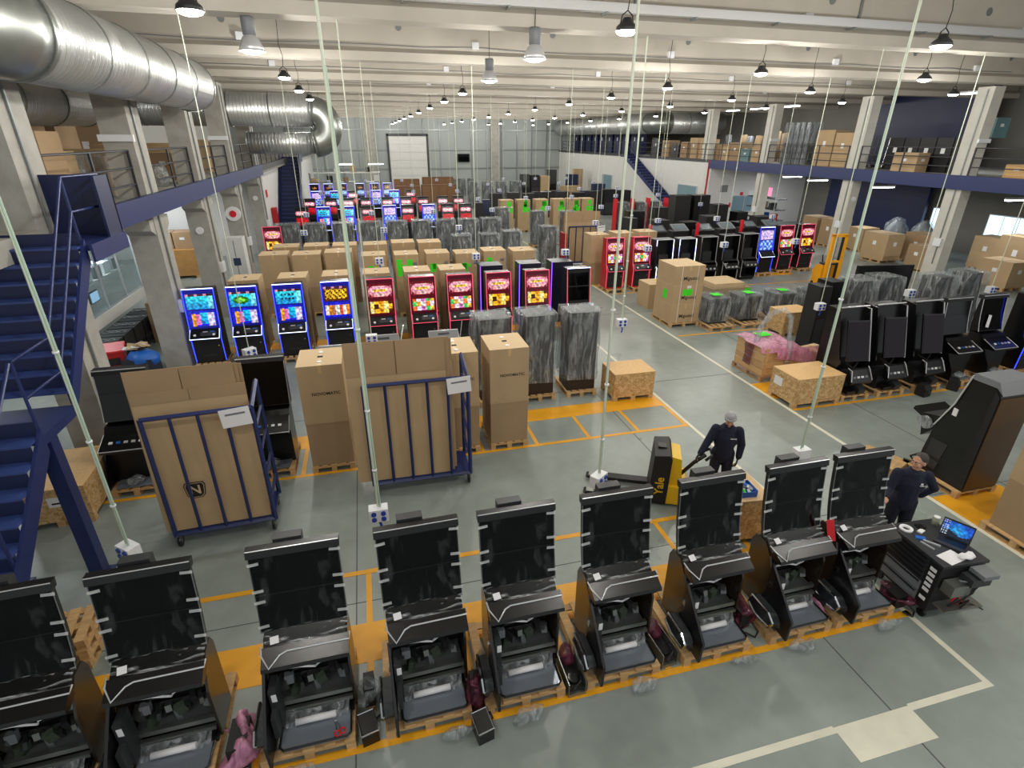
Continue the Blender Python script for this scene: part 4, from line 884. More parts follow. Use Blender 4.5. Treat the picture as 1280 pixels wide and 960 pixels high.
def closed_machine():
    t = thing('gaming_machine', '', '')
    P = [curve_pt(i/8) for i in range(9)]; sh = obj('display_housing', G().px(P+[(.83, 2.19), (.86, 1.7), (.84, 1.22)], -.42, .42), BLACK, t)
    obj('display_glass', grid(G(), lambda u, v: (-.4+.8*u, curve_pt(.03+v*.94)[0]-.006, curve_pt(.03+v*.94)[1]), 1, 12), GLOSS, sh)
    obj('top_bar', G().px([(.72, 2.12), (.755, 2.215), (.9, 2.215), (.9, 2.12)], -.43, .43), BLACKM, t); obj('top_trim', G().tube([(-.43, .75, 2.2), (.43, .75, 2.2)], .012, 6), SILVER, t)
    for s in (-1, 1): obj('edge_trim', G().tube([(s*.42, a-.004, b) for a, b in P], .008, 5), SILVER, sh)
    obj('cabinet', G().px([(.3, .16), (.28, .9), (.5, 1.2), (.84, 1.22), (.8, .16)], -.4, .4), BLACK, t)
    dk = obj('button_deck', G().px([(.05, .88), (.06, .94), (.45, 1.12), (.5, 1.05), (.3, .86)], -.4, .4), BLACK, t)
    obj('deck_rim', G().tube([(-.4, .4, 1.1), (-.41, .05, .93), (.41, .05, .93), (.4, .4, 1.1)], .01, 6), SILVER, dk)
    for q in range(5): obj('button', G().ob((-.24+.12*q, .2, 1.02), (.06, .05, .015), (R(24), 0, 0)), [WPAPER, BLUEP, SILVER, SILVER, WPAPER][q], dk)
    obj('base_tray', G().pz([(-.33, .3), (.33, .3), (.3, .02), (-.3, .02)], .165, .19), TRAYM, t); obj('side_panel', G().px([(.0, .165), (.05, .45), (.3, .86), (.8, .86), (.8, .165)], -.43, -.4), BLACK, t)
    obj('film_bundle', crinkle(G().ell((0, .12, .26), (.17, .12, .07), 12, 8), .05, 9, 2), FILM, t); return t
for x, lab in ((-4.6, 'tall black gaming machine left of the left cage cart'), (-2.25, 'tall black gaming machine peeking out behind the left cage cart')):
    pallet(x, 9.62, 'pallet under the '+lab); place('closed', closed_machine, lab, 'gaming machine', (x, 9.62, 0))
# low decks showing above the cardboard
def low_deck():
    t = thing('stripped_machine', '', ''); obj('cabinet', G().b(-.38, .38, .1, .75, .144, 1.05), BLACKM, t); obj('tray_lid', G().px([(0, 1.0), (.05, 1.06), (.3, 1.22), (.34, 1.18), (.08, 1.0)], -.4, .4), GREYP, t)
    obj('tray_rim', G().tube([(-.4, 0, 1.02), (-.4, .32, 1.22), (.4, .32, 1.22), (.4, 0, 1.02)], .012, 6), SILVER, t); obj('hinge_arm', G().cyl((.42, .1, 1.0), (.55, .4, 1.45), .015, 6), CHROME, t)
    obj('hand_recess', G().ob((.0, .2, 1.165), (.3, .06, .01), (R(32), 0, 0)), CHAR, t); return t
for i, (x, y) in enumerate(((-1.1, 13.2), (.1, 13.7), (1.7, 13.7))):
    lab = 'stripped machine with raised grey tray before the lit row, %s from the left' % ORD[i]; pallet(x, y, 'pallet under the %s stripped machine before the lit row' % ORD[i], False); place('lowdeck', low_deck, lab, 'machine base', (x, y, 0))
# ================================================================ CAGE CARTS WITH FLATTENED CARDBOARD
def cage_cart(name, lab, x0, x1, y0, y1, zt, ztb, panels, logo_x, logo_z, sign_x, n_bars, rz, lean):
    W = x1-x0; D = y1-y0; t = thing(name, lab, 'cart', (x0, y0, 0), R(rz)); r = .028
    def bar(nm, a, b, rr=r): obj(nm, G().tube([a, b], rr*1.3, 4), NAVY, t)
    obj('deck', G().b(0, W, 0, D, .21, .26), NAVY, t)
    for x, y, z in ((0, 0, zt), (W, 0, zt), (W, D, ztb), (0, D, ztb)): bar('post', (x, y, .2), (x, y, z))
    bar('top_rail', (0, 0, zt), (W, 0, zt)); bar('top_rail', (W, 0, zt), (W, D, ztb)); bar('bottom_rail', (0, 0, .22), (W, 0, .22))
    for i in range(1, n_bars+1): bar('cage_bar', (W*i/(n_bars+1), 0, .22), (W*i/(n_bars+1), 0, zt), .02)
    for z in (.6, 1.05, 1.5, 1.95): bar('side_bar', (W, 0, z), (W, D, z+.02), .018)
    for x in (.04, W-.04):
        for y in (.02, D-.04):
            w_ = obj('castor', G().cyl((x-.022, y, .1), (x+.022, y, .1), .1, 16), BLACK, t); obj('castor_fork', G().b(x-.035, x+.035, y-.04, y+.04, .15, .21).cyl((x-.03, y, .1), (x+.03, y, .1), .03, 10), STEEL, w_)
    obj('sign', G().ob((sign_x, -.045, zt-.12), (.42, .006, .3), (0, R(-4), 0)), WPAPER, t); obj('sign_print', G().ob((sign_x, -.05, zt-.06), (.28, .004, .03), (0, R(-4), 0)), GREYP, t)
    return t
def sheet(lab, x0, x1, y, z0, z1, lean, loc, fold=None, m=CARD, rz=0):
    t = thing('flattened_carton', lab, 'cardboard', loc, R(rz)); H = z1-z0
    f = fold or .82
    def seg(nm, a, b, m_, dx=0, ex=0): 
        obj(nm, G().add([(x0+dx, y+lean*a, z0+H*a), (x1+dx, y+lean*a, z0+H*a), (x1+dx-ex, y+lean*b, z0+H*b), (x0+dx+ex, y+lean*b, z0+H*b), (x0+dx, y+.012+lean*a, z0+H*a), (x1+dx, y+.012+lean*a, z0+H*a), (x1+dx-ex, y+.012+lean*b, z0+H*b), (x0+dx+ex, y+.012+lean*b, z0+H*b)], [(0,1,2,3),(7,6,5,4),(0,4,5,1),(1,5,6,2),(2,6,7,3),(3,7,4,0)]), m_, t)
    seg('main_panel', 0, f-.01, m); seg('crease', f-.01, f, CARDD); mid = (x0+x1)/2
    X0, X1 = x0, x1
    x1 = mid-.006; t2 = None
    def seg2(a, b, xa, xb):
        obj('top_flap', G().add([(xa, y+lean*a, z0+H*a), (xb, y+lean*a, z0+H*a), (xb, y+lean*b+.01, z0+H*b), (xa, y+lean*b+.01, z0+H*b), (xa, y+.012+lean*a, z0+H*a), (xb, y+.012+lean*a, z0+H*a), (xb, y+.022+lean*b, z0+H*b), (xa, y+.022+lean*b, z0+H*b)], [(0,1,2,3),(7,6,5,4),(0,4,5,1),(1,5,6,2),(2,6,7,3),(3,7,4,0)]), CARDD, t)
    seg2(f, 1, X0, mid-.006); seg2(f, 1, mid+.006, X1)
    return t
def emblem(t, x, y, z, s=1):
    def sq(r): return [(x+r*a, z+r*b) for a, b in ((-1, .55), (-.85, .95), (.85, .95), (1, .55), (.85, -.6), (.5, -.95), (-.5, -.95), (-.85, -.6))]
    obj('emblem_rim', G().py(sq(.14*s), y-.004, y), PRINT, t); obj('emblem_ring', G().py(sq(.127*s), y-.005, y-.0035), CARD, t); obj('emblem_shield', G().py(sq(.115*s), y-.006, y-.0045), PRINT, t)
    text('emblem_letter', 'N', .2*s, CARDT, t, (x, y-.008, z))
cage_cart('cage_cart', 'navy cage cart of flattened cardboard on the left', -3.46, -1.98, 7.92, 8.68, 2.3, 2.42, 0, 0, 0, 1.25, 3, 3, 0)
t = sheet('front cardboard sheet in the left cage cart, marked with an emblem', -.12, 1.42, .05, .27, 2.62, .16, (-3.46, 7.92, 0), .93, rz=3); emblem(t, .42, .085, .95, 1.1)
for i in range(5): sheet('cardboard sheet in the left cage cart, %s behind the front one' % ORD[i], -.14+.05*(i % 2), 1.3+.04*(i % 3), .1+.1*i, .27, 2.95-.05*i, .15, (-3.46, 7.92, 0), .87, CARD if i % 2 else CARDD, 3)
cage_cart('cage_cart', 'navy cage cart of flattened cardboard in the middle', -.36, 1.42, 8.56, 9.3, 2.2, 2.36, 0, 0, 0, 1.62, 4, -1, 0)
t = sheet('front cardboard sheet in the middle cage cart, marked with an emblem', -.26, 1.42, .05, .27, 2.92, .1, (-.36, 8.56, 0), .78, rz=-1); emblem(t, 1.1, .045+.06, 1.35, 1.1)
for i in range(5): sheet('cardboard sheet in the middle cage cart, %s behind the front one' % ORD[i], -.24+.03*(i % 2), 1.5+.05*(i % 2), .1+.09*i, .27, 2.9-.06*i, .1, (-.36, 8.56, 0), .85, CARD if i % 2 else CARDD, -1)
# ================================================================ OSB CRATES
def crate(lab, x, y, w_, d_, h, rz=0, label_x=None, side=False):
    t = thing('osb_crate', lab, 'crate', (x, y, 0), R(rz))
    obj('front_panel', G().b(0, w_, 0, .018, .1, h), OSB, t); obj('back_panel', G().b(0, w_, d_-.018, d_, .1, h), OSB, t)
    obj('side_panel', G().b(0, .018, .018, d_-.018, .1, h), OSB, t); obj('side_panel', G().b(w_-.018, w_, .018, d_-.018, .1, h), OSB, t)
    obj('lid', G().b(-.005, w_+.005, -.005, d_+.005, h, h+.018), mat('osb_lid', '#d6b078', .6, var=.12, scale=22), t)
    for i in range(3):
        for j in range(2):
            xx = [0, w_/2-.06, w_-.12][i]; obj('foot_block', G().b(xx, xx+.12, [0, d_-.12][j], [.12, d_][j], 0, .1), WOOD, t)
    if label_x is not None:
        if side: obj('paper_label', G().b(-.004, 0, label_x, label_x+.28, h*.5, h*.5+.22), WPAPER, t)
        else:
            obj('paper_label', G().b(label_x, label_x+.3, -.004, 0, h*.55, h*.55+.18), WPAPER, t); obj('label_print', G().b(label_x+.05, label_x+.25, -.006, -.004, h*.55+.05, h*.55+.08), PRINT, t)
    return t
crate('OSB crate with white paper label under the navy stairs', -6.0, 8.92, .98, 1.4, .72, 3, .42)
crate('OSB crate standing alone on the yellow bay corner, middle aisle', 5.5, 11.05, 1.08, .82, .72, -1)
crate('large OSB crate with side label before the right machine row', 9.6, 9.62, 1.36, .9, .76, 0, .5, True)
for i, (x, y) in enumerate(((-4.25, 5.75),)):
    for k in range(3): o = pallet(x, y, 'pallet in the small stack under the stairs, %s from the floor' % ORD[k], True, .8, .62, R(4*k)); o.location.z = .145*k
# ================================================================ PINK-FILM CRATE AND SMALL CARTON
pallet(10.75, 11.2, 'pallet under the pink-film crate', True, 1.75, 1.25, old=True)
t = thing('slatted_crate', 'wooden crate draped in pink film with a bent film-wrapped tube', 'crate', (9.9, 11.22, .144))
for i in range(4): obj('plank', G().b(0, 1.1, 0, .02, .02+.19*i, .19+.19*i), WOOD, t); obj('plank', G().b(0, .02, .02, 1.2, .02+.19*i, .19+.19*i), WOOD, t); obj('plank', G().b(1.08, 1.1, .02, 1.2, .02+.19*i, .19+.19*i), WOOD, t)
for x in (.02, 1.0): obj('corner_post', G().b(x, x+.08, -.015, 0, 0, .8), WOOD, t)
obj('pink_film', crinkle(grid(G(), lambda u, v: (-.1+1.7*u, -.05+1.32*v, .82-.35*max(0, u-.68)/.32-.12*max(0, .12-v)/.12), 20, 16), .06, 4, 2), PINKF, t)
obj('pink_drape', crinkle(grid(G(), lambda u, v: (.25+1.35*u, -.08-.05*v, .8-.5*v*(.5+u*.5)), 16, 8), .05, 5, 3), PINKF, t); obj('purple_wrap', crinkle(grid(G(), lambda u, v: (-.04, .45+.35*u, .75-.6*v), 6, 8), .03, 5, 6), PURPF, t)
obj('wrapped_tube', crinkle(G().tube([(.05, .5, .75), (.15, .55, 1.2), (.35, .5, 1.62), (.62, .35, 1.75), (.75, .2, 1.55), (.72, .1, 1.1), (.7, -.05, .8), (.68, -.06, .1)], .075, 10), .03, 8, 3), FILM, t)
obj('green_label', G().b(.35, .75, .75, 1.05, .87, .88), GREEN, t)
carton(12.3, 11.65, 0, 'open brown carton between the pink-film crate and the machine row', w=.62, d=.6, h=.5, split=0, hole=False, rz=R(12))
# ================================================================ BOX STACK AND FLAT LOAD
pallet(10.4, 15.95, 'pallet under the strapped three-box stack', True, 1.15, 1.3)
for k in range(3):
    t = carton(10.4, 16.0, .144+.66*k, ('lowest', 'middle', 'topmost')[k]+' large carton of the strapped stack in the right aisle', w=1.12, d=1.2, h=.655, split=0, logo='Migustoi' if k != 9 else None, hole=False)
    if k == 1: stickers(t, [(-.2, .3, .36, .22)]); obj('green_label', G().b(-.563, -.56, .4, .65, .12, .45), GREEN, t); white_tag(t, -.05, .55, .16, .09)
g = G()
for x in (-.3, .3): g.b(x-.008, x+.008, -.006, -.004, .15, 2.12)
tag(obj('strapping_band', G().b(-.308, -.292, -.008, -.005, .15, 2.12), WPAPER, None, None, (10.4, 16.0, 0)), 'left white strap on the front of the three-box stack', 'strap'); tag(obj('strapping_band', G().b(.292, .308, -.008, -.005, .15, 2.12), WPAPER, None, None, (10.4, 16.0, 0)), 'right white strap on the front of the three-box stack', 'strap')
carton(10.6, 18.2, 0, 'lower plain carton behind the strapped stack', w=.9, d=.9, h=.95, split=0, hole=False)
pallet(13.7, 18.0, 'wide pallet under the flat wrapped load', True, 1.8, 1.5)
t = thing('flat_load', 'flat wrapped cardboard load with a green label behind the wrapped stools', 'load', (13.7, 18.05, .144)); obj('lower_carton', G().b(-.85, .85, 0, 1.4, 0, .5), CARD, t); obj('top_board', G().b(-.75, .6, .1, 1.3, .5, .68), CARDT, t)
obj('clear_wrap', crinkle(G().b(-.87, .87, -.02, 1.42, .0, .54), .02, 3, 1), FILMC, t); obj('green_label', G().b(.55, .8, -.03, -.025, .2, .48), GREEN, t)
# ================================================================ ROW OF FILM-WRAPPED STOOLS
def stool(seed):
    t = thing('wrapped_pedestal', '', ''); obj('base_plate', G().b(-.36, .36, -.05, .5, .0, .05), BLACKM, t)
    obj('body', G().px([(.12, .05), (.06, .45), (.02, .8), (.7, .82), (.7, .05)], -.38, .38), CHAR, t)
    obj('top_pad', G().b(-.4, .4, .0, .72, .8, .86), mat('pad_grey', '#4c4f53', .6), t)
    g = G(); K = 8; vs = []
    loop = [(-.44, -.02), (0, -.06), (.44, -.02), (.48, .36), (.44, .76), (0, .78), (-.44, .76), (-.48, .36)]
    for j in range(9):
        f = j/8
        for x, y in loop:
            q = Vector((x*(1+.12*math.sin(f*3)), y, .05+.86*f)); vs.append(q+.06*nvec(q*3.5+Vector((seed*5, 0, 0))))
    vs.append(Vector((0, .35, .93))); g.add(vs, [(j*K+i, j*K+(i+1) % K, (j+1)*K+(i+1) % K, (j+1)*K+i) for j in range(8) for i in range(K)]+[(8*K+i, 8*K+(i+1) % K, len(vs)-1) for i in range(K)])
    obj('clear_wrap', g, FILM, t); obj('green_label', G().b(-.16, .16, .1, .42, .955, .965), GREEN, t); return t
for i, x in enumerate((11.45, 12.75, 14.15, 15.6, 16.95, 18.4)):
    pallet(x, 15.25, 'pallet under the wrapped pedestal, %s from the strapped stack' % ORD[i], True, .95, 1.2); place('stool%d' % (i % 3), lambda: stool(i), 'film-wrapped dark pedestal with green label, %s from the strapped stack' % ORD[i], 'machine base', (x, 15.65, .144), R(rn.uniform(-4, 4)), 'row of wrapped machine bases')
# ================================================================ RIGHT-HAND MACHINE ROW
def monitor_machine():
    t = thing('gaming_machine', '', ''); obj('back_cabinet', G().px([(.45, .15), (.5, .6), (.42, 1.0), (.7, 2.2), (1.0, 2.2), (.95, .15)], -.42, .42), BLACK, t)
    obj('side_wing', G().px([(.2, .9), (.55, 2.18), (.75, 2.2), (.6, .6), (.4, .5)], -.46, -.42), BLACK, t); obj('side_wing', G().px([(.2, .9), (.55, 2.18), (.75, 2.2), (.6, .6), (.4, .5)], .42, .46), BLACK, t)
    obj('wing_trim', G().tube([(.46, .2, .9), (.46, .55, 2.18)], .014, 6), SILVER, t); obj('top_frame', G().tube([(-.3, .7, 2.2), (-.25, .55, 2.26), (.38, .55, 2.26), (.42, .7, 2.2)], .018, 6), SILVER, t)
    m_ = obj('monitor', G().ob((-.1, .18, 1.5), (.58, .05, 1.0), (R(-17), 0, R(-8))), BLACK, t); obj('monitor_glass', G().ob((-.104, .152, 1.495), (.54, .012, .95), (R(-17), 0, R(-8))), mat('tinted_glass', '#191119', .05, spec=.3), m_)
    dk = obj('hanging_deck', G().px([(-.12, .45), (-.16, .52), (0, .8), (.06, .82), (.02, .5)], -.3, .32), BLACK, t)
    for s in (-1, 1): obj('deck_rim', G().tube([(s*.31, .05, .85), (s*.27, -.05, .8), (s*.31, -.15, .55)], .012, 6), SILVER, dk)
    for q in range(4): obj('button', G().ob((-.2+.12*q, -.1, .64), (.07, .015, .05), (R(-28), 0, 0)), [GREYP, SILVER, WPAPER, GREYP][q], dk)
    obj('lower_body', G().b(-.36, .36, .1, .5, .15, .5), BLACKM, t); obj('foot_unit', G().ob((.1, -.02, .29), (.2, .26, .14), (R(20), 0, 0)), CHAR, t); obj('foot_unit', G().ob((-.18, .0, .25), (.24, .22, .1), (R(14), 0, 0)), BLACK, t)
    obj('wire_loom', G().tube([(-.2, .3, .9), (-.1, .1, .8), (.1, .2, .9), (.2, .3, .7)], .02, 6), CABLEK, t); return t
RR = [('mon', 11.48, 'black machine with purple-tinted monitor, leftmost of the right-hand row'), ('mon', 12.6, 'black machine with hanging deck, second of the right-hand row'), ('mon', 13.8, 'black machine with hanging deck, third of the right-hand row'), ('cl', 15.0, 'black curved-glass machine, fourth of the right-hand row'), ('cl', 16.25, 'black curved-glass machine with a paper on its glass, fifth of the right-hand row'), ('bl', 17.5, 'blue-lit slot machine at the right picture edge of the right-hand row')]
for i, (k, x, lab) in enumerate(RR):
    pallet(x, 9.66, 'pallet under the %s machine of the right-hand row' % ORD[i], True, .85, 1.1)
    if k == 'mon': place('monm', monitor_machine, lab, 'gaming machine', (x, 9.75, 0))
    elif k == 'cl': place('closed', closed_machine, lab, 'gaming machine', (x, 9.7, 0))
    else: place('slot_b0', VAR['b0'], lab, 'slot machine', (x, 9.75, .144))
tag(obj('paper_sheet', G().ob((0, 0, 0), (.12, .004, .34), (R(-12), R(14), 0)), WPAPER, None, None, (16.1, 10.32, 1.52)), 'white paper stuck on the fifth machine of the right-hand row', 'paper')
for i, (x, y) in enumerate(((13.45, 9.35), (14.6, 9.45))):
    t = thing('floor_unit', 'small black unit on the floor before the right-hand row, %s one' % ('left', 'right')[i], 'unit', (x, y, 0), R(10+20*i)); obj('body', G().px([(0, 0), (0, .2), (.08, .3), (.25, .3), (.25, 0)], -.13, .13), BLACKM, t); obj('knob', G().cyl((0, -.02, .14), (0, 0, .14), .04, 10), CHAR, t)
t = thing('poster_tube', 'white cardboard tube with a red end on the floor of the right aisle', 'tube', (15.1, 8.95, .03), R(-25)); obj('tube', G().cyl((-.3, 0, 0), (.25, 0, 0), .03, 12), WPAPER, t); obj('red_end', G().cyl((.25, 0, 0), (.3, 0, 0), .03, 12), REDB, t)
# machines behind the right-hand row
for i, (x, y, v) in enumerate(((14.4, 12.6, 0), (15.6, 12.8, 1), (17.3, 12.4, 2), (18.8, 12.6, 0))): wrap(v, x, y, 'film-wrapped machine behind the right-hand row, %s from the left' % ORD[i], 'wrapped machines behind the right-hand row')
crate('OSB crate half hidden behind the first right-hand machines', 13.0, 14.2, 1.1, .8, .8)
t = thing('wide_display', 'wide black display lying upright behind the wrapped machines on the right', 'display', (16.6, 14.2, 0), R(-8)); obj('panel', G().b(-1.0, 1.0, 0, .12, .9, 2.2), BLACK, t); obj('stand', G().b(-.5, .5, .1, .5, 0, .95), BLACKM, t)
pile('black_cabinet', [(13.6, 13.0, .5, .6, 2.1, 'b'), (13.1, 12.9, .4, .6, 2.0, 'k')], 'black cabinet behind the third right-hand machine, %s one', 'black cabinets behind the right-hand row')
# ================================================================ BIG SIDE-ON MACHINE AND BOX AT THE RIGHT EDGE
pallet(10.4, 5.8, 'pallet under the big side-on black machine', True, .95, 1.15)
t = thing('gaming_machine', 'big black machine seen from its bronze back, facing left at the right edge', 'gaming machine', (10.42, 6.85, .144), R(180))
obj('cabinet', G().px([(.12, 0), (.14, .4), (.2, .95), (.42, 1.5), (.55, 2.12), (.95, 2.12), (1.05, 1.9), (1.05, 0)], -.4, .4), BLACK, t)
obj('side_skin', G().px([(.9, .05), (.95, 2.0), (1.04, 1.9), (1.04, .05)], .4, .412), BLACKM, t); obj('grey_panel', G().px([(.2, .12), (.22, .3), (.5, .3), (.48, .12)], .4, .41), CHAR, t); obj('grey_panel', G().px([(.22, .36), (.25, .7), (.55, .7), (.5, .36)], .4, .41), CHAR, t)
obj('top_cap', G().px([(.5, 2.05), (.55, 2.16), (.96, 2.16), (1.08, 1.95), (.96, 2.05)], -.42, .42), GREYP, t); obj('display_edge', G().px([(.17, .95), (.4, 1.5), (.53, 2.12), (.56, 2.12), (.43, 1.5), (.21, .95)], -.41, .415), GLOSS, t)
obj('edge_trim', G().tube([(.418, .19, .95), (.418, .41, 1.5), (.418, .54, 2.12)], .014, 6), SILVER, t); obj('back_skin', G().b(-.39, .39, 1.05, 1.062, .05, 1.88), mat('brown_back_sheen', '#4d3517', .35, var=.1), t)  # bronze back, with the yellow floor's reflection mixed into its brown
obj('label_plate', G().b(.4, .414, .42, .5, 1.28, 1.42), WPAPER, t)
dk = obj('button_deck', G().px([(-.3, 1.05), (-.28, 1.12), (-.1, 1.06), (.25, 1.15), (.28, .95), (.0, .62), (-.1, .98)], -.36, .38), BLACK, t); obj('film_bundle', crinkle(G().ell((.41, .02, .92), (.03, .16, .14), 12, 8), .03, 8, 3), FILM, dk)
obj('wire_loom', G().tube([(.42, .15, .3), (.44, .0, .15), (.42, .1, .05), (.44, -.1, .02)], .02, 6), CABLEK, t)
pallet(10.1, 5.85, 'pale empty pallet edge left of the big side-on machine', True, .6, .8, rz=R(20)).location = (9.75, 6.75, 0)
pallet(10.35, 4.05, 'pallet under the huge plain box at the right edge', True, 1.6, 1.05)
carton(10.4, 4.08, .144, 'huge plain two-part cardboard box cut by the right picture edge', w=1.55, d=.95, h=2.0, split=.45, logo='NOVOMATIC', hole=False)

# ================================================================ RIGHT-HAND LIT MACHINES AND OPEN CABINETS
for i, (v, x, y, lab) in enumerate((('rb', 9.98, 20.75, 'bright red slot machine beside the tall boxes, left one of the pair'), ('rb', 11.2, 20.75, 'bright red slot machine beside the tall boxes, right one of the pair'),
        ('vi', 18.3, 21.9, 'violet-screen slot machine left of two red ones near the right columns'), ('r0', 19.65, 22.2, 'red-trimmed slot machine near the right columns, left of the pair'), ('r1', 20.95, 22.3, 'red-trimmed slot machine near the right columns, right of the pair'))):
    slot(v, x, y, lab, None, big=True, plab='pallet under the %s lit machine of the right side' % ORD[i])
for i, (x, y) in enumerate(((9.75, 22.2), (11.0, 22.4), (12.2, 22.5))):
    carton(x, y, 0, 'tall plain box behind the bright red machines, %s from the left' % ORD[i], w=.85, h=2.2, group='tall boxes behind the bright red machines')
def open_cab(led):
    t = thing('open_cabinet', '', ''); m = mat('midnight_laminate', '#12142a', .35) if led else BLACK
    obj('side_panel', G().px([(.1, .1), (.1, .9), (.25, 1.0), (.3, 2.05), (.8, 2.05), (.8, .1)], -.42, -.38), m, t); obj('side_panel', G().px([(.1, .1), (.1, .9), (.25, 1.0), (.3, 2.05), (.8, 2.05), (.8, .1)], .38, .42), m, t)
    obj('back_panel', G().b(-.38, .38, .76, .8, .1, 2.05), BLACKM, t); obj('top_panel', G().b(-.42, .42, .3, .8, 2.03, 2.07), GREYP if led else BLACK, t); obj('shelf', G().b(-.38, .38, .2, .76, .95, 1.0), CHAR, t); obj('floor_panel', G().b(-.38, .38, .1, .76, .1, .16), BLACKM, t)
    for s in (-1, 1): obj('edge_trim', G().tube([(s*.4, .095, .12), (s*.4, .095, .9), (s*.4, .245, 1.0), (s*.4, .295, 2.05)], .016, 6), LEDW if led else SILVER, t)
    obj('top_trim', G().tube([(-.4, .295, 2.06), (.4, .295, 2.06)], .016, 6), SILVER, t); obj('swung_door', G().ob((-.5, .05, 1.4), (.04, .5, .95), (0, 0, R(-35))), BLACK, t)
    dk = obj('deck', G().px([(-.1, .62), (-.1, .68), (.12, .86), (.16, .8), (.1, .6)], -.36, .36), BLACK, t)
    for q in range(3): obj('button', G().cyl((-.2+.2*q, -.06, .72), (-.2+.2*q, -.09, .72), .05, 12), SILVER, dk)
    obj('unit', G().b(-.2, .25, .4, .7, 1.0, 1.4), CHAR, t); obj('plinth', G().b(-.36, .36, .15, .7, 0, .1), BLACKM, t); return t
for i, (x, y, l) in enumerate(((12.35, 20.9, 1), (13.45, 20.9, 1), (14.65, 21.1, 0), (15.85, 21.2, 0), (17.0, 21.4, 0))):
    place('opencab%d' % l, lambda: open_cab(l), ('white-edged navy' if l else 'open black')+' cabinet with no screen, %s right of the bright red machines' % ORD[i], 'cabinet', (x, y, 0), 0, 'open cabinets right of the red machines')
pile('black_cabinet', [(13.2, 26, .5, .8, 2.3, 'k'), (15.0, 26.3, .9, .8, 2.1, 'k'), (16.6, 26, .9, .8, 2.0, 'b'), (18.2, 26.5, .9, .8, 2.2, 'k'), (19.8, 26, .9, .8, 1.9, 'b'), (21.4, 26.4, 1, .8, 2.1, 'k')], 'black cabinet of the line behind the open cabinets, %s from the left', 'black line behind the open cabinets')
pile('black_cabinet', [(15.5, 30.2, 1, .8, 2.1, 'b'), (17, 30, .9, .8, 2.3, 'k'), (18.6, 30.4, 1, .9, 2.9, 'k'), (19.9, 30.4, 1.1, .9, 2.9, 'b'), (21.4, 30.5, .9, .9, 2.3, 'k'), (22.6, 30, .8, .8, 1.9, 'b')], 'black cabinet of the tall dark group before the white room, %s from the left', 'tall dark group before the white room')
for i, (x, y) in enumerate(((13.6, 24), (14.9, 24.2), (16.2, 24), (17.6, 24.3), (19, 24.4), (20.4, 24.5))):
    t = thing('tilted_display', 'tilted grey display half on a red post behind the open cabinets, %s from the left' % ORD[i], 'display', (x, y, 0)); obj('body', G().b(-.4, .4, .1, .7, 0, 1.85), BLACKM, t); obj('tilted_panel', G().ob((0, .25, 2.02), (.8, .6, .05), (R(25), 0, 0)), GREYP if i % 2 else CHAR, t)
    obj('screen', G().ob((0, .22, 2.05), (.6, .42, .012), (R(25), 0, 0)), mat('screen_offgrey', '#6f7a82', .15), t)
    if i % 2 == 0: obj('red_post', G().b(-.47, -.4, .1, .3, .6, 2.25), REDB, t)
for i, (x, y) in enumerate(((17.5, 36), (18.8, 36), (20.1, 36.2), (21.4, 36))): wrap(i % 3, x, y, 'red-sided film-wrapped machine before the far stairs, %s from the left' % ORD[i], 'wrapped machines before the far stairs', pal=False, z=0, h=1.9); tag(obj('red_board', G().b(-.03, .03, 0, .6, 0, 2.2), REDB, None, None, (x-.62, y, 0)), 'red panel left of the %s wrapped machine before the far stairs' % ORD[i], 'panel')
# red-backed machine on the central aisle
wrap(1, 8.05+.35, 24.9, 'dark machine with film thrown over it in the central aisle', None, h=2.0); t = tag(obj('red_board', G().b(-.05, .05, 0, .8, 0, 1.9), RED, None, None, (9.05, 24.6, 0)), 'red cabinet side standing in the central aisle', 'panel')
t = cage_cart('cage_cart', 'far cage cart of cardboard behind the bright red machines', 9.7, 11.6, 26.0, 26.8, 2.0, 2.1, 0, 0, 0, 1.7, 4, 0, 0)
for i in range(3): sheet('cardboard sheet in the far cage cart, %s from the front' % ORD[i], -.2, 1.7, .1+.12*i, .235, 2.7-.1*i, .1, (9.7, 26.0, 0), .8)
# ================================================================ YELLOW STACKER
t = thing('stacker_truck', 'yellow mast stacker truck parked by the right-hand red machines', 'stacker', (19.6, 19.3, 0), R(-12))
for x in (-.32, .2): obj('mast_rail', G().b(x, x+.14, 0, .16, .1, 2.3), OTRUCK, t); obj('inner_rail', G().b(x+.14 if x < 0 else x-.06, x+.2 if x < 0 else x, .03, .13, .1, 2.2), BLACKM, t)
obj('top_beam', G().b(-.32, .34, 0, .16, 2.2, 2.32), OTRUCK, t); obj('cross_beam', G().b(-.2, .22, .02, .12, 1.1, 1.2), OTRUCK, t); obj('body', G().px([(.2, .08), (.2, .95), (.7, .9), (.85, .6), (.85, .08)], -.38, .5), OTRUCK, t); obj('battery_cover', G().b(-.3, .42, .25, .6, .95, 1.02), CHAR, t)
for x in (-.28, .12): obj('fork', G().b(x, x+.16, -1.1, .05, .05, .1), BLACKM, t)
for x in (-.38, .44): obj('wheel', G().cyl((x-.04, .7, .08), (x+.04, .7, .08), .08, 14), BLACK, t)
obj('tiller', G().tube([(.05, .8, .6), (.05, 1.0, 1.1), (.05, 1.05, 1.25)], .03, 8), BLACKM, t)
obj('chain', G().cyl((-.05, .08, .2), (-.05, .08, 2.2), .015, 6), STEEL, t)
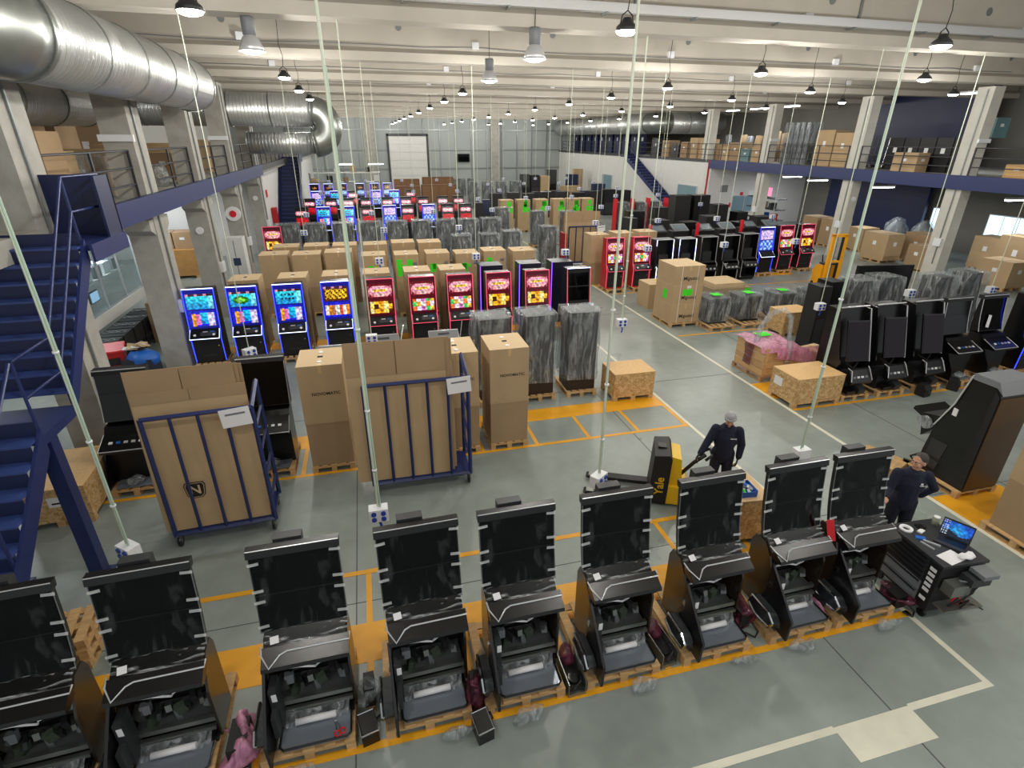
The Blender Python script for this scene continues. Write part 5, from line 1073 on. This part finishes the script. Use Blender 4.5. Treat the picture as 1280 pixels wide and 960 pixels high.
# ================================================================ PALLET TRUCK
t = thing('pallet_truck', 'black and yellow electric pallet truck marked Yale', 'pallet truck', (4.88, 7.2, 0), R(63))
body = obj('body', G().px([(-.28, .06), (-.3, .3), (-.24, .42), (.1, .42), (.12, .06)], -.34, .34), YTRUCK, t)
obj('battery_box', G().px([(.08, .06), (.06, .98), (.1, 1.05), (.36, 1.02), (.4, .06)], -.35, .35), BLACKM, t)
obj('cover', G().px([(-.16, .42), (-.1, .95), (.06, .98), (.08, .42)], -.26, .26), YTRUCK, t); obj('handle_slot', G().b(-.08, .08, .15, .3, 1.04, 1.06), BLACK, t)
for s in (-1, 1):
    fk = obj('fork', G().px([(.38, .06), (.38, .13), (1.45, .11), (1.55, .07), (1.5, .05)], s*.26-.085, s*.26+.085), BLACKM, t); obj('fork_roller', G().cyl((s*.26-.05, 1.38, .04), (s*.26+.05, 1.38, .04), .04, 12), CHROME, fk); obj('tip_plate', G().b(s*.26-.085, s*.26+.085, 1.36, 1.5, .112, .122), STEEL, fk)
obj('tiller', G().tube([(0, -.15, .5), (0, -.35, .78), (0, -.52, .95)], .035, 8), BLACKM, t); obj('tiller_head', G().tube([(-.16, -.5, .93), (-.12, -.6, 1.02), (.12, -.6, 1.02), (.16, -.5, .93)], .025, 8), BLACK, t)
obj('drive_wheel', G().cyl((-.06, -.1, .11), (.06, -.1, .11), .11, 16), BLACK, t)
text('side_lettering', 'Yale', .21, YTRUCK, t, (.353, .24, .42), (R(90), R(-90), R(90))); text('side_lettering', 'Yale', .21, YTRUCK, t, (-.353, .22, .42), (R(90), R(-90), R(-90)))
# ================================================================ HANGING POWER DROPS
def drop_b(L, kind):
    t = thing('power_drop', '', '')
    obj('cable', G().tube([(0, 0, .12), (.0, 0, L*.5), (.0, 0, L)], .011 if kind else .017, 6), ROPE, t)
    if not kind:
        obj('conduit', G().tube([(.03, .0, .1), (.025, .01, L*.45), (.012, 0, L*.8)], .013, 6), mat('cable_green', '#a9bfae', .5), t)
        for z in (.7, 1.6, 2.7): obj('cable_tie', G().cyl((.012, 0, z), (.012, 0, z+.025), .034, 8), SBOX, t)
    bx = obj('socket_box', G().b(-.13, .13, -.08, .08, -.1, .1), SBOX, t)
    for x in (-.065, .065):
        for z in (-.045, .045): obj('socket', G().cyl((x, -.08, z), (x, -.1, z), .035, 10), SOCK, bx)
    obj('plug', G().tube([(.0, -.04, -.1), (.02, -.05, -.18), (.0, -.04, -.26)], .02, 6), SOCK, t); return t
def drop(x, y, z, lab, kind=0, rz=0, group=None):
    L = round(8.0-z, 1); z = 8.0-L
    place('drop%d_%g' % (kind, L), lambda: drop_b(L, kind), lab, 'power drop', (x, y, z), R(rz), group)
for i, (x, z, rz) in enumerate(((-3.36, 1.18, -40), (-.26, 1.22, 0), (3.06, 1.24, 35), (6.8, 1.1, 180))):
    drop(x, 6.4, z, 'hanging cable with socket box behind the front machines, %s from the left' % ORD[i], 0, rz)
for i, (x, z) in enumerate(((-2.86, 1.6), (-.18, 1.7), (6.21, 1.6), (12.46, 1.6), (15.65, 1.8), (18.9, 1.7))): drop(x, 12.4, z, 'hanging cable with socket box in the second cable row, %s from the left' % ORD[i], 1 if i != 2 else 0, (40, 0, 0, 0, 0, 0)[i])
for j, y in enumerate((18.4, 24.4, 30.4, 36.4, 42.4, 48.4, 54.4)):
    for i in range(8):
        x = -3.0+3.25*i+(.4 if j % 2 else 0)
        if (i*3+j*5) % 7 == 0: continue
        drop(x, y, 2.3 if j == 0 else 2.4, 'thin hanging cable in the %s cable row, %s from the left' % (ORD[j+2], ORD[i]), 1, 0, 'far hanging cables')
# ================================================================ MEZZANINE CONTENTS
def mbox(lab, x, y, z, w_, d_, h, m=CARD, cat='box', rz=0, group=None, film=False):
    t = thing('cardboard_box' if m in (CARD, CARDD) else 'stored_case', lab, cat, (x, y, z), R(rz), group); obj('body', G().b(-w_/2, w_/2, -d_/2, d_/2, 0, h), m, t)
    obj('tape', G().b(-w_/2, w_/2, -.025, .025, h, h+.003), CARDT if m in (CARD, CARDD) else CHAR, t); obj('label', G().b(-.1, .1, -d_/2-.004, -d_/2, h*.55, h*.7), WPAPER, t); obj('label', G().b(-w_/2-.004, -w_/2, -.1, .1, h*.55, h*.7), WPAPER, t)
    if film: obj('clear_wrap', crinkle(G().b(-w_/2-.03, w_/2+.03, -d_/2-.03, d_/2+.03, -.0, h+.04), .03, 3, int(x*3)), FILM, t)
    return t
rn = random.Random(33)
n = 0
for (y, h, c, w_) in ((12.1, .75, 0, .9), (13.15, 1.35, 1, 1.0), (14.3, 1.5, 0, 1.1), (15.4, 1.1, 1, .9), (16.9, .95, 0, .8), (18.05, 1.1, 1, .8), (19.1, 1.2, 0, .9), (20.2, .95, 1, .9), (23.2, .9, 0, .9), (24.4, 1.2, 1, .9), (25.5, .8, 0, 1), (28.4, 1.3, 1, .9), (29.4, 1.0, 0, .9), (30.6, 1.2, 1, .8)):
    mbox('box stored on the left mezzanine floor, %s from the front' % ORD[n], -6.75-.25*(n % 2), y, 4.6, 1.0, w_, h, CARD if c else CARDD, rz=rn.uniform(-5, 5), group='boxes on the left mezzanine', film=n % 3 == 1); n += 1
for i, (y, h) in enumerate(((13.2, 2.3), (15.0, 2.1), (17.8, 2.2), (19.6, 1.9), (22.6, 1.8), (24.6, 1.9))): mbox('tall box in the back line of the left mezzanine, %s from the front' % ORD[i], -8.6, y, 4.6, 1.1, 1.2, h, CARDD, rz=rn.uniform(-4, 4), group='back boxes on the left mezzanine')
tag(obj('plastic_bag', crinkle(G().ell((0, 0, .3), (.28, .4, .32), 14, 10), .15, 4, 3), FILM, None, None, (-6.05, 15.3, 4.6)), 'clear plastic bag bulging through the left mezzanine railing', 'bag')
tag(obj('plastic_bag', crinkle(G().ell((0, 0, .3), (.28, .4, .3), 14, 10), .15, 4, 6), FILM, None, None, (-6.05, 19.9, 4.6)), 'clear plastic bag on the left mezzanine by the third column', 'bag')
# right mezzanine
for i, (y, w_, h) in enumerate(((30.4, 1.4, 1.9), (29.1, 1.3, 1.9), (27.75, 1.2, 1.75))):
    if i: mbox('tall carton on the right mezzanine right of the wrapped chairs, %s one' % ORD[i-1], 26.3, y-.9, 4.6, 1.0, w_, h, CARD, group='tall cartons right of the wrapped chairs')
for i in range(5):
    t = thing('wrapped_chairs', 'stack of film-wrapped grey chairs on the right mezzanine, %s from the left' % ORD[i], 'chairs', (26.4, 31.7-.46*i, 4.6), 0, 'wrapped chair stacks on the right mezzanine')
    obj('seats', G().b(-.35, .35, -.15, .15, .0, 1.2), CHAR, t); obj('backs', G().ob((.1, 0, 1.7), (.1, .28, 1.1), (0, R(8), 0)), GREYP, t); obj('clear_wrap', crinkle(G().b(-.42, .42, -.18, .18, .02, 2.35), .04, 3, i), FILM, t)
pile2 = [(34.0, 1.0, .95, CARD), (35.2, .9, .8, mat('teal_crate', '#5d7f84', .6)), (36.4, 1.1, 1.2, CARDD), (37.6, 1, .9, CARD), (38.8, 1, 1.1, CARDD), (40.4, 1.1, 1.4, CARD), (41.8, 1.1, 1.5, CARD), (43.2, 1, 1.2, CARDD), (44.6, 1.2, 1.0, CHAR), (46.2, 1.2, 1.3, CARDD), (48, 1.4, 1.5, CHAR)]
for i, (y, w_, h, m) in enumerate(pile2): mbox('stored box beyond the pale column on the right mezzanine, %s one going back' % ORD[i], 26.3, y, 4.6, 1.0, w_, h, m, group='stored boxes going back on the right mezzanine')
for i in range(7): t = tag(obj('rolled_sheet', crinkle(G().cyl((0, 0, 0), (rn.uniform(-.2, .2), rn.uniform(-.2, .3), rn.uniform(1.5, 2.2)), .22, 10), .06, 3, i), [CARD, CARDD, FILM, CARD, GREYP, CARDD, FILM][i], None, None, (27.6+.2*(i % 3), 33.6+1.0*i, 4.6)), 'upright wrapped roll behind the stored boxes on the right mezzanine, %s one' % ORD[i], 'roll', 'upright rolls on the right mezzanine')
for i in range(9): mbox('navy tall locker at the far end of the right mezzanine, %s one' % ORD[i], 26.6, 53+2*i, 4.6, .9, 1.5, 2.2, NAVYD, 'locker', group='navy lockers far right')
mbox('open brown carton by the railing before the blue wall on the right mezzanine', 25.7, 22.4, 4.6, .7, 1.3, .85, CARD)
for i in range(5): mbox('black flight case with silver corners on the right mezzanine, %s from the front' % ORD[i], 26.8, 20.6+.85*i, 4.6, .9, .8, 1.5, BLACKM, 'case', group='black flight cases')
for i in range(2):
    t = thing('hand_truck', 'chrome hand truck against the blue wall on the right mezzanine, %s' % ('left', 'right')[i], 'hand truck', (26.6, 24.9+.7*i, 4.6)); obj('frame', G().tube([(0, -.15, .1), (.1, -.15, 1.5), (.1, .15, 1.5), (0, .15, .1)], .025, 6), CHROME, t); obj('toe_plate', G().b(-.25, .05, -.2, .2, .02, .05), STEEL, t); obj('wheel', G().cyl((.08, -.24, .1), (.08, -.2, .1), .1, 12), BLACK, t); obj('wheel', G().cyl((.08, .2, .1), (.08, .24, .1), .1, 12), BLACK, t)
mbox('pale teal case on the flight cases of the right mezzanine', 27.2, 20.3, 6.1, .8, 1.0, .8, mat('teal_crate', '#5d7f84', .6), 'case')
for i, (y, h, m) in enumerate(((17.6, .5, WOOD), (16.4, .35, WPAPER), (15.2, 1.5, CARD), (14.0, 1.2, CARD), (16.8, .9, CARDD))): mbox('stored pack on the right mezzanine nearest the camera, %s one' % ORD[i], 26.2+.7*(i > 3), y, 4.6, .9, .9, h, m, 'pack')
# ================================================================ UNDER THE RIGHT MEZZANINE
for i, (x, y, w_, h, m) in enumerate(((27.5, 29.2, 1.2, 1.5, CARDD), (27.6, 27.8, 1.2, 1.5, CARDD), (28.2, 26.3, 1.1, 1.2, CARD), (26.8, 23.6, 1.5, 1.35, CARD), (28.4, 22.6, 1.4, 1.4, CARDD), (26.9, 21.2, 1.0, 1.1, CARDD), (27.0, 17.5, 1.3, 1.1, CARD), (30.2, 20.4, 1.3, 1.5, CARD), (28.9, 18.2, 1.6, 1.9, CARD))):
    mbox('carton under the right mezzanine, %s from the far end' % ORD[i], x, y, .144, 1.1, w_, h, m, group='cartons under the right mezzanine'); pallet(x, y-.6, 'pallet under the %s carton below the right mezzanine' % ORD[i], False, 1.1, 1.2)
for i, (x, y) in enumerate(((29.5, 25.4), (29.8, 24.0), (31.6, 18.4))): 
    t = thing('covered_machine', 'film-covered grey machine under the right mezzanine, %s one' % ORD[i], 'machine', (x, y, 0)); obj('body', crinkle(G().ell((0, 0, .9), (.5, .5, .95), 14, 10), .15, 3, i), GREYP, t); obj('clear_wrap', crinkle(G().ell((0, 0, 1), (.6, .6, 1.0), 14, 10), .12, 3, i+4), FILM, t)
t = thing('wall_rack', 'cluttered dark rack at the white wall under the right mezzanine', 'rack', (27.8, 34.6, 0))
for z in (.1, .8, 1.5, 2.2): obj('shelf', G().b(-.4, .4, -1.6, 1.6, z, z+.05), RAIL, t)
for q in range(10): obj('stored_part', G().b(-.3, .2, -1.5+.3*q, -1.28+.3*q, .15+.7*(q % 3), .55+.7*(q % 3)), [CARD, RED, CHAR, GREYP, BLUEP][q % 5], t)
obj('pink_panel', G().b(-.42, -.4, -.9, .9, 2.4, 2.95), emit('pink_sign', '#ff8ab0', 1.2), t)
for i, (y, z, w_, h, m) in enumerate(((37.6, 2.6, .6, .5, GREYP), (36.8, 1.4, .35, .35, REDB), (37.2, 2.2, .25, .25, REDB), (36.2, 2.1, .5, .7, WPAPER))):
    tag(obj('wall_sign', G().b(-w_/2, w_/2, -.02, 0, -h/2, h/2), m, None, None, (26.4+.8*i, 37.78, z)), 'small sign on the white room wall under the right mezzanine, %s from the left' % ORD[i], 'sign')
# ================================================================ UNDER THE LEFT MEZZANINE
t = thing('work_bench', 'white-framed assembly bench with glass screens left of the first columns', 'bench', (-9.3, 15.6, 0))
obj('worktop', G().b(0, 1.4, 0, 6.2, .85, .92), WHITE, t); obj('end_panel', G().b(0, 1.4, -.05, 0, 0, 1.0), WHITE, t); obj('shelf', G().b(.1, 1.0, .1, 6.0, 1.9, 1.95), WHITE, t); obj('front_rail', G().b(1.36, 1.42, 0, 6.2, .92, 1.2), WHITE, t)
for q in range(5): obj('upright', G().b(1.3, 1.36, .1+1.45*q, .16+1.45*q, .9, 3.6), SILVER, t); 
for q in range(4): obj('glass_pane', G().b(1.33, 1.34, .18+1.45*q, 1.52+1.45*q, 1.25, 3.5), GLASS, t)
for q in range(3): obj('monitor', G().ob((.5, 1.2+1.5*q, 1.3), (.06, .6, .36), (0, 0, 0)), BLACK, t); obj('monitor_picture', G().b(.535, .54, .93+1.5*q, 1.47+1.5*q, 1.15, 1.45), emit('monitor_glow', '#9cc6e8', 1.0), t)
for q in range(8): obj('stored_pack', G().b(.2, .9, .3+.7*q, .8+.7*q, 1.95, 2.3), [WPAPER, GREYP][q % 2], t)
for i in range(5):
    t = thing('black_crate', 'black parts crate on a trolley before the white bench, %s from the front' % ORD[i], 'crate', (-7.4, 16.4+.75*i, 0), 0, 'black parts crates'); obj('crate', G().b(-.35, .35, -.34, .34, .35, .85), BLACKM, t); obj('trolley', G().b(-.36, .36, -.35, .35, .1, .18), RAIL, t)
    for q in range(3): obj('fan_ring', G().lathe([(.06, 0), (.1, 0), (.1, .03), (.06, .03)], (-.2+.2*q, 0, .85), 12), GREYP, t)
    for a in (-.32, .28):
        for b in (-.3, .26): obj('leg', G().b(a, a+.04, b, b+.04, 0, .36), RAIL, t)
for i, (x, y, h) in enumerate(((-6.6, 18.9, 1.3), (-6.5, 19.8, 1.1))): mbox('torn brown carton beside the second left column, %s' % ('nearer', 'farther')[i], x, y, 0, .7, .7, h, CARDD, rz=10*i)
t = thing('waste_bin', 'red wheeled bin with black body panel near the second left column', 'bin', (-6.95, 15.6, 0), R(15)); obj('body', G().px([(-.24, .05), (-.28, .85), (.28, .85), (.24, .05)], -.28, .28), RED, t); obj('lid', G().px([(-.32, .85), (-.32, .9), (.32, .96), (.32, .85)], -.32, .32), REDB, t); obj('front_label', G().b(-.2, .2, -.29, -.28, .5, .7), BLACKM, t)
t = thing('waste_trolley', 'bin trolley heaped with papers and a blue bag beside the red bin', 'trolley', (-6.25, 15.45, 0)); obj('frame', G().b(-.35, .35, -.3, .3, .0, .65), RAIL, t); obj('blue_bag', crinkle(G().ell((.1, -.05, .6), (.38, .3, .25), 14, 10), .08, 5, 3), BLUEP, t)
for q in range(8): obj('paper_scrap', G().ob((-.2+.06*q, rn.uniform(-.15, .15), .92+.015*q), (.25, .18, .02), (rn.random()*.6, rn.random()*.5, rn.random()*3)), [WPAPER, CARD, CARDT][q % 3], t)
t = thing('steel_crate', 'large plywood crate carrying two brown boxes under the left mezzanine', 'crate', (-8.7, 28.6, 0)); obj('crate_body', G().b(-.9, .9, -.7, .7, .12, 1.3), mat('plywood', '#b98a4e', .65, var=.12), t); obj('runner', G().b(-.9, -.7, -.7, .7, 0, .12), WOOD, t); obj('runner', G().b(.7, .9, -.7, .7, 0, .12), WOOD, t)
for i in range(2): mbox('brown box on the plywood crate, %s one' % ('left', 'right')[i], -9.1+.8*i, 28.6, 1.305, .75, .9, .75, CARDD)
mbox('dark low case before the plywood crate', -8.6, 25.6, 0, .8, .7, .6, CHAR, 'case')
t = thing('wall_cabinet', 'white cabinet column by the fourth left column with a dark notice', 'cabinet', (-5.35, 24.6, 0)); obj('body', G().b(-.35, .35, -.3, .3, 0, 2.3), WHITE, t); obj('notice', G().b(-.12, .15, -.31, -.3, 1.2, 1.5), mat('notice_blue', '#2b3a5c', .6), t); obj('door_gap', G().b(-.01, .01, -.305, -.3, .1, 2.2), CHAR, t)
slot('r1', -4.35, 27.3, 'small dark-red machine by the white wall at the far left', None)
t = thing('hose_reel', 'round fire hose reel on the white wall at the left', 'hose reel', (-5.57, 26.46, 3.0)); obj('disc', G().cyl((0, 0, 0), (0, -.12, 0), .3, 18), WPAPER, t); obj('hub', G().cyl((0, -.12, 0), (0, -.15, 0), .14, 14), REDB, t)
tag(obj('fire_sign', G().b(0, .03, -.2, .2, -.2, .2), REDB, None, None, (-5.58, 36, 3.0)), 'small red fire sign on the far left white wall', 'sign'); tag(obj('fire_cabinet', G().b(0, .25, -.35, .35, 0, .9), RED, None, None, (-5.58, 37, 1.2)), 'red fire cabinet on the far left white wall', 'cabinet')
tag(obj('wall_pipe', G().tube([(0, 0, 0), (0, 0, 5.6)], .06, 8), RED, None, None, (-5.5, 33.4, 0)), 'thin red pipe up the corner of the far left white wall', 'pipe')
tag(obj('wall_pipe', G().tube([(0, 0, 0), (0, 0, 4.6)], .06, 8), RED, None, None, (24.98, 38.05, 0)), 'thin red pipe up the corner of the right white room', 'pipe')
# ================================================================ PEOPLE
def remesh(name, g, m, parent, vox=.011, label=None):
    me = g.mesh(name); o = bpy.data.objects.new(name, me); COL.objects.link(o)
    md = o.modifiers.new('r', 'REMESH'); md.mode = 'VOXEL'; md.voxel_size = vox; md.use_smooth_shade = True
    sm = o.modifiers.new('s', 'SMOOTH'); sm.iterations = 3; sm.factor = .5
    me2 = bpy.data.meshes.new_from_object(o.evaluated_get(bpy.context.evaluated_depsgraph_get())); bpy.data.objects.remove(o)
    me2.materials.clear(); return obj(name, me2, m, parent, label)
def limb(g, pts, rad, n=12):
    g.tube(pts, 0, n, 0, rad)
    for p, r in zip(pts, rad): g.ell(p, (r, r, r), 10, 6)
def hand(g, W, d, side, up, sc=1.0, curl=.5, point=False):
    "palm and five fingers; W wrist, d hand direction, side towards thumb, up back of hand"
    W, d, side, up = Vector(W), Vector(d).normalized(), Vector(side).normalized(), Vector(up).normalized()
    for f in range(4): limb(g, [W+side*(.024-.016*f)*sc, W+d*.085*sc+side*(.03-.02*f)*sc], [.014*sc, .013*sc], 8)
    for f, L in enumerate((.072, .08, .074, .058)):
        b = W+d*.085*sc+side*(.032-.021*f)*sc; c = curl if not (point and f == 0) else .08
        p1 = b+(d*math.cos(c)-up*math.sin(c))*L*.5*sc; p2 = p1+(d*math.cos(2*c)-up*math.sin(2*c))*L*.32*sc; p3 = p2+(d*math.cos(2.7*c)-up*math.sin(2.7*c))*L*.25*sc
        limb(g, [b, p1, p2, p3], [.0105*sc, .0098*sc, .009*sc, .008*sc], 8)
    b = W+d*.02*sc+side*.03*sc; limb(g, [b, b+(side*.7+d*.6)*.035*sc, b+(side*.75+d*1.3)*.05*sc, b+(side*.6+d*1.9-up*.3)*.05*sc], [.015*sc, .0125*sc, .011*sc, .009*sc], 8)
def head(g, c, f, tilt=0):
    "head with nose, brow, mouth, chin and ears; c centre, f facing angle about z"
    c = Vector(c); e = Euler((tilt, 0, f)).to_matrix(); P = lambda x, y, z: c+e@Vector((x, y, z))
    def el(x, y, z, r): g.ell(P(x, y, z), r, 14, 10, 0, (tilt, 0, f))
    el(0, .012, .03, (.075, .095, .098)); el(0, -.012, -.045, (.058, .072, .075)); el(0, -.062, -.098, (.028, .024, .02)); el(0, -.094, -.005, (.013, .02, .03)); el(0, -.108, -.022, (.017, .016, .013))
    el(0, -.078, .03, (.058, .02, .014)); el(0, -.082, -.058, (.024, .012, .007)); el(0, -.08, -.07, (.022, .012, .008))
    for s in (-1, 1): el(s*.078, .012, -.01, (.012, .024, .034)); el(s*.045, -.06, -.035, (.025, .025, .03))
    return P, e
def face_bits(t, P, brow):
    for s in (-1, 1):
        obj('eye', G().ell(P(s*.031, -.079, .008), (.01, .008, .006), 10, 8), WPAPER, t); obj('iris', G().ell(P(s*.031, -.0865, .008), (.0055, .004, .0055), 8, 6), mat('iris', '#2a1d14', .3), t)
        obj('eyebrow', G().tube([P(s*.048, -.086, .03), P(s*.03, -.096, .036), P(s*.014, -.097, .03)], .005, 6), brow, t)
    obj('mouth', G().tube([P(-.022, -.09, -.064), P(0, -.0965, -.062), P(.022, -.09, -.064)], .0035, 6), mat('lips', '#8d4f46', .5), t)
# --- man in the beanie, leaning back on the tiller of the pallet truck
t = thing('person', 'person in navy work clothes and grey beanie holding the pallet truck tiller', 'person', (5.74, 7.02, 0), R(-28))
# local frame: faces -y, x to their left
g = G(); limb(g, [(0, .0, 1.40), (0, -.03, 1.5)], [.055, .05])
P, e = head(g, (0, -.05, 1.6), R(-8), R(14)); 
limb(g, [(0, .02, .95), (0, .02, 1.2), (0, 0, 1.36)], [.12, .12, .07]); limb(g, [(-.2, 0, 1.36), (-.3, -.08, 1.1), (-.42, -.2, .94)], [.05, .042, .03]); limb(g, [(.2, 0, 1.36), (.27, .02, 1.08), (.25, -.04, .86)], [.05, .042, .03])
for s in (-1, 1): limb(g, [(s*.09, .02, .92), (s*.11, .0, .5), (s*.12, .03, .09)], [.08, .06, .045])
hand(g, (-.42, -.2, .94), (-.5, -.6, -.45), (0, -.5, .6), (-.4, .2, .6), 1, .7); hand(g, (.25, -.04, .86), (-.1, -.2, -1), (-.3, -1, 0), (1, -.2, 0), 1, .4)
remesh('body', g, SKIN, t, .009); face_bits(t, P, HAIR)
g = G(); limb(g, [(0, .03, .86), (0, .03, 1.05), (0, .03, 1.25), (0, .01, 1.38)], [.165, .17, .18, .13]); g.ell((0, .03, 1.2), (.22, .15, .24), 16, 10); g.ell((0, .02, 1.36), (.21, .11, .09), 16, 10); g.ell((0, .03, .92), (.19, .15, .12), 16, 10)
limb(g, [(-.19, .01, 1.37), (-.31, -.07, 1.11), (-.41, -.19, .95)], [.085, .07, .055]); limb(g, [(.19, .01, 1.37), (.28, .03, 1.09), (.26, -.03, .88)], [.085, .07, .055]); limb(g, [(0, -.01, 1.42), (0, -.03, 1.5)], [.085, .075])
jk = remesh('jacket', g, KNIT, t, .012)
text('chest_logo', 'NOVO', .035, WPAPER, t, (.1, -.135, 1.27), (R(80), 0, R(6)))
g = G()
for s in (-1, 1): limb(g, [(s*.09, .03, .9), (s*.11, .0, .5), (s*.12, .03, .12)], [.115, .085, .075])
remesh('trousers', g, TROU, t, .012)
for s in (-1, 1): obj('shoe', crinkle(G().ell((s*.125, -.04, .05), (.055, .15, .055), 12, 8), 0, 1), BLACK, t)
g = G(); hand(g, (-.42, -.2, .94), (-.5, -.6, -.45), (0, -.5, .6), (-.4, .2, .6), 1.14, .7); limb(g, [(-.4, -.18, .955), (-.42, -.2, .94)], [.045, .04], 10); remesh('glove', g, GLOVE, t, .006)
g = G(); hand(g, (.25, -.04, .86), (-.1, -.2, -1), (-.3, -1, 0), (1, -.2, 0), 1.14, .4); limb(g, [(.255, -.04, .9), (.25, -.04, .86)], [.045, .04], 10); remesh('glove', g, GLOVE, t, .006)
g = G(); ang = (R(14), 0, R(-8)); g.ell(P(0, .016, .06), (.088, .108, .095), 16, 10, 0, ang); bn = remesh('beanie', g, BEAN, t, .008)
g = G(); ring = [P(.09*math.cos(a), .014+.11*math.sin(a), .045) for a in [2*math.pi*i/16 for i in range(17)]]; obj('beanie_cuff', G().tube(ring, .016, 8), BEAN, t)
# --- man in the navy sweater, hand on hip, beside the tool cart
t = thing('person', 'person in navy sweater with hand on hip looking left beside the tool cart', 'person', (7.6, 5.08, 0), R(-28))
g = G(); limb(g, [(0, .0, 1.42), (0, -.02, 1.54)], [.058, .054]); P, e = head(g, (0, -.03, 1.65), R(-62), R(4))
limb(g, [(0, .02, .95), (0, .02, 1.2), (0, 0, 1.38)], [.12, .12, .07]); limb(g, [(.2, 0, 1.4), (.38, .08, 1.16), (.24, .1, .98)], [.05, .042, .03]); limb(g, [(-.2, 0, 1.4), (-.3, -.08, 1.15), (-.42, -.3, 1.12)], [.05, .042, .03])
for s in (-1, 1): limb(g, [(s*.09, .02, .92), (s*.11, .0, .5), (s*.12, .03, .09)], [.08, .06, .045])
hand(g, (-.42, -.3, 1.12), (-.6, -.8, -.1), (.7, -.6, .35), (.1, -.1, 1), 1.1, .35, True); hand(g, (.24, .1, .98), (-.8, .3, -.35), (0, .6, .7), (.6, .6, 0), 1, .5)
remesh('body', g, SKIN, t, .008); face_bits(t, P, HAIR)
g = G(); limb(g, [(0, .03, .9), (0, .03, 1.08), (0, .03, 1.28), (0, .01, 1.4)], [.16, .165, .18, .13]); g.ell((0, .02, 1.24), (.22, .145, .24), 16, 10); g.ell((0, .02, 1.4), (.215, .105, .08), 16, 10); g.ell((0, .03, .97), (.185, .145, .12), 16, 10)
limb(g, [(.2, .01, 1.4), (.38, .08, 1.16), (.25, .1, 1.0)], [.08, .065, .05]); limb(g, [(-.2, .01, 1.4), (-.3, -.08, 1.15), (-.41, -.28, 1.125)], [.08, .065, .045]); limb(g, [(0, .0, 1.42), (0, -.01, 1.49)], [.085, .07])
remesh('sweater', g, KNIT, t, .012); text('chest_logo', 'NOVOMATIC', .026, WPAPER, t, (.09, -.128, 1.29), (R(82), 0, R(5)))
obj('chest_mark', G().cyl((.09, -.128, 1.325), (.09, -.134, 1.325), .018, 10), WPAPER, t)
g = G()
for s in (-1, 1): limb(g, [(s*.09, .03, .93), (s*.11, .0, .5), (s*.12, .03, .12)], [.115, .085, .075])
remesh('trousers', g, TROU, t, .012)
for s in (-1, 1): obj('shoe', G().ell((s*.125, -.04, .05), (.055, .15, .055), 12, 8), BLACK, t)
g = G(); ang = (R(4), 0, R(-62)); g.ell(P(0, .03, .055), (.084, .096, .088), 16, 10, 0, ang); g.ell(P(0, .06, -.005), (.076, .065, .075), 14, 10, 0, ang); remesh('hair', g, HAIR, t, .008)
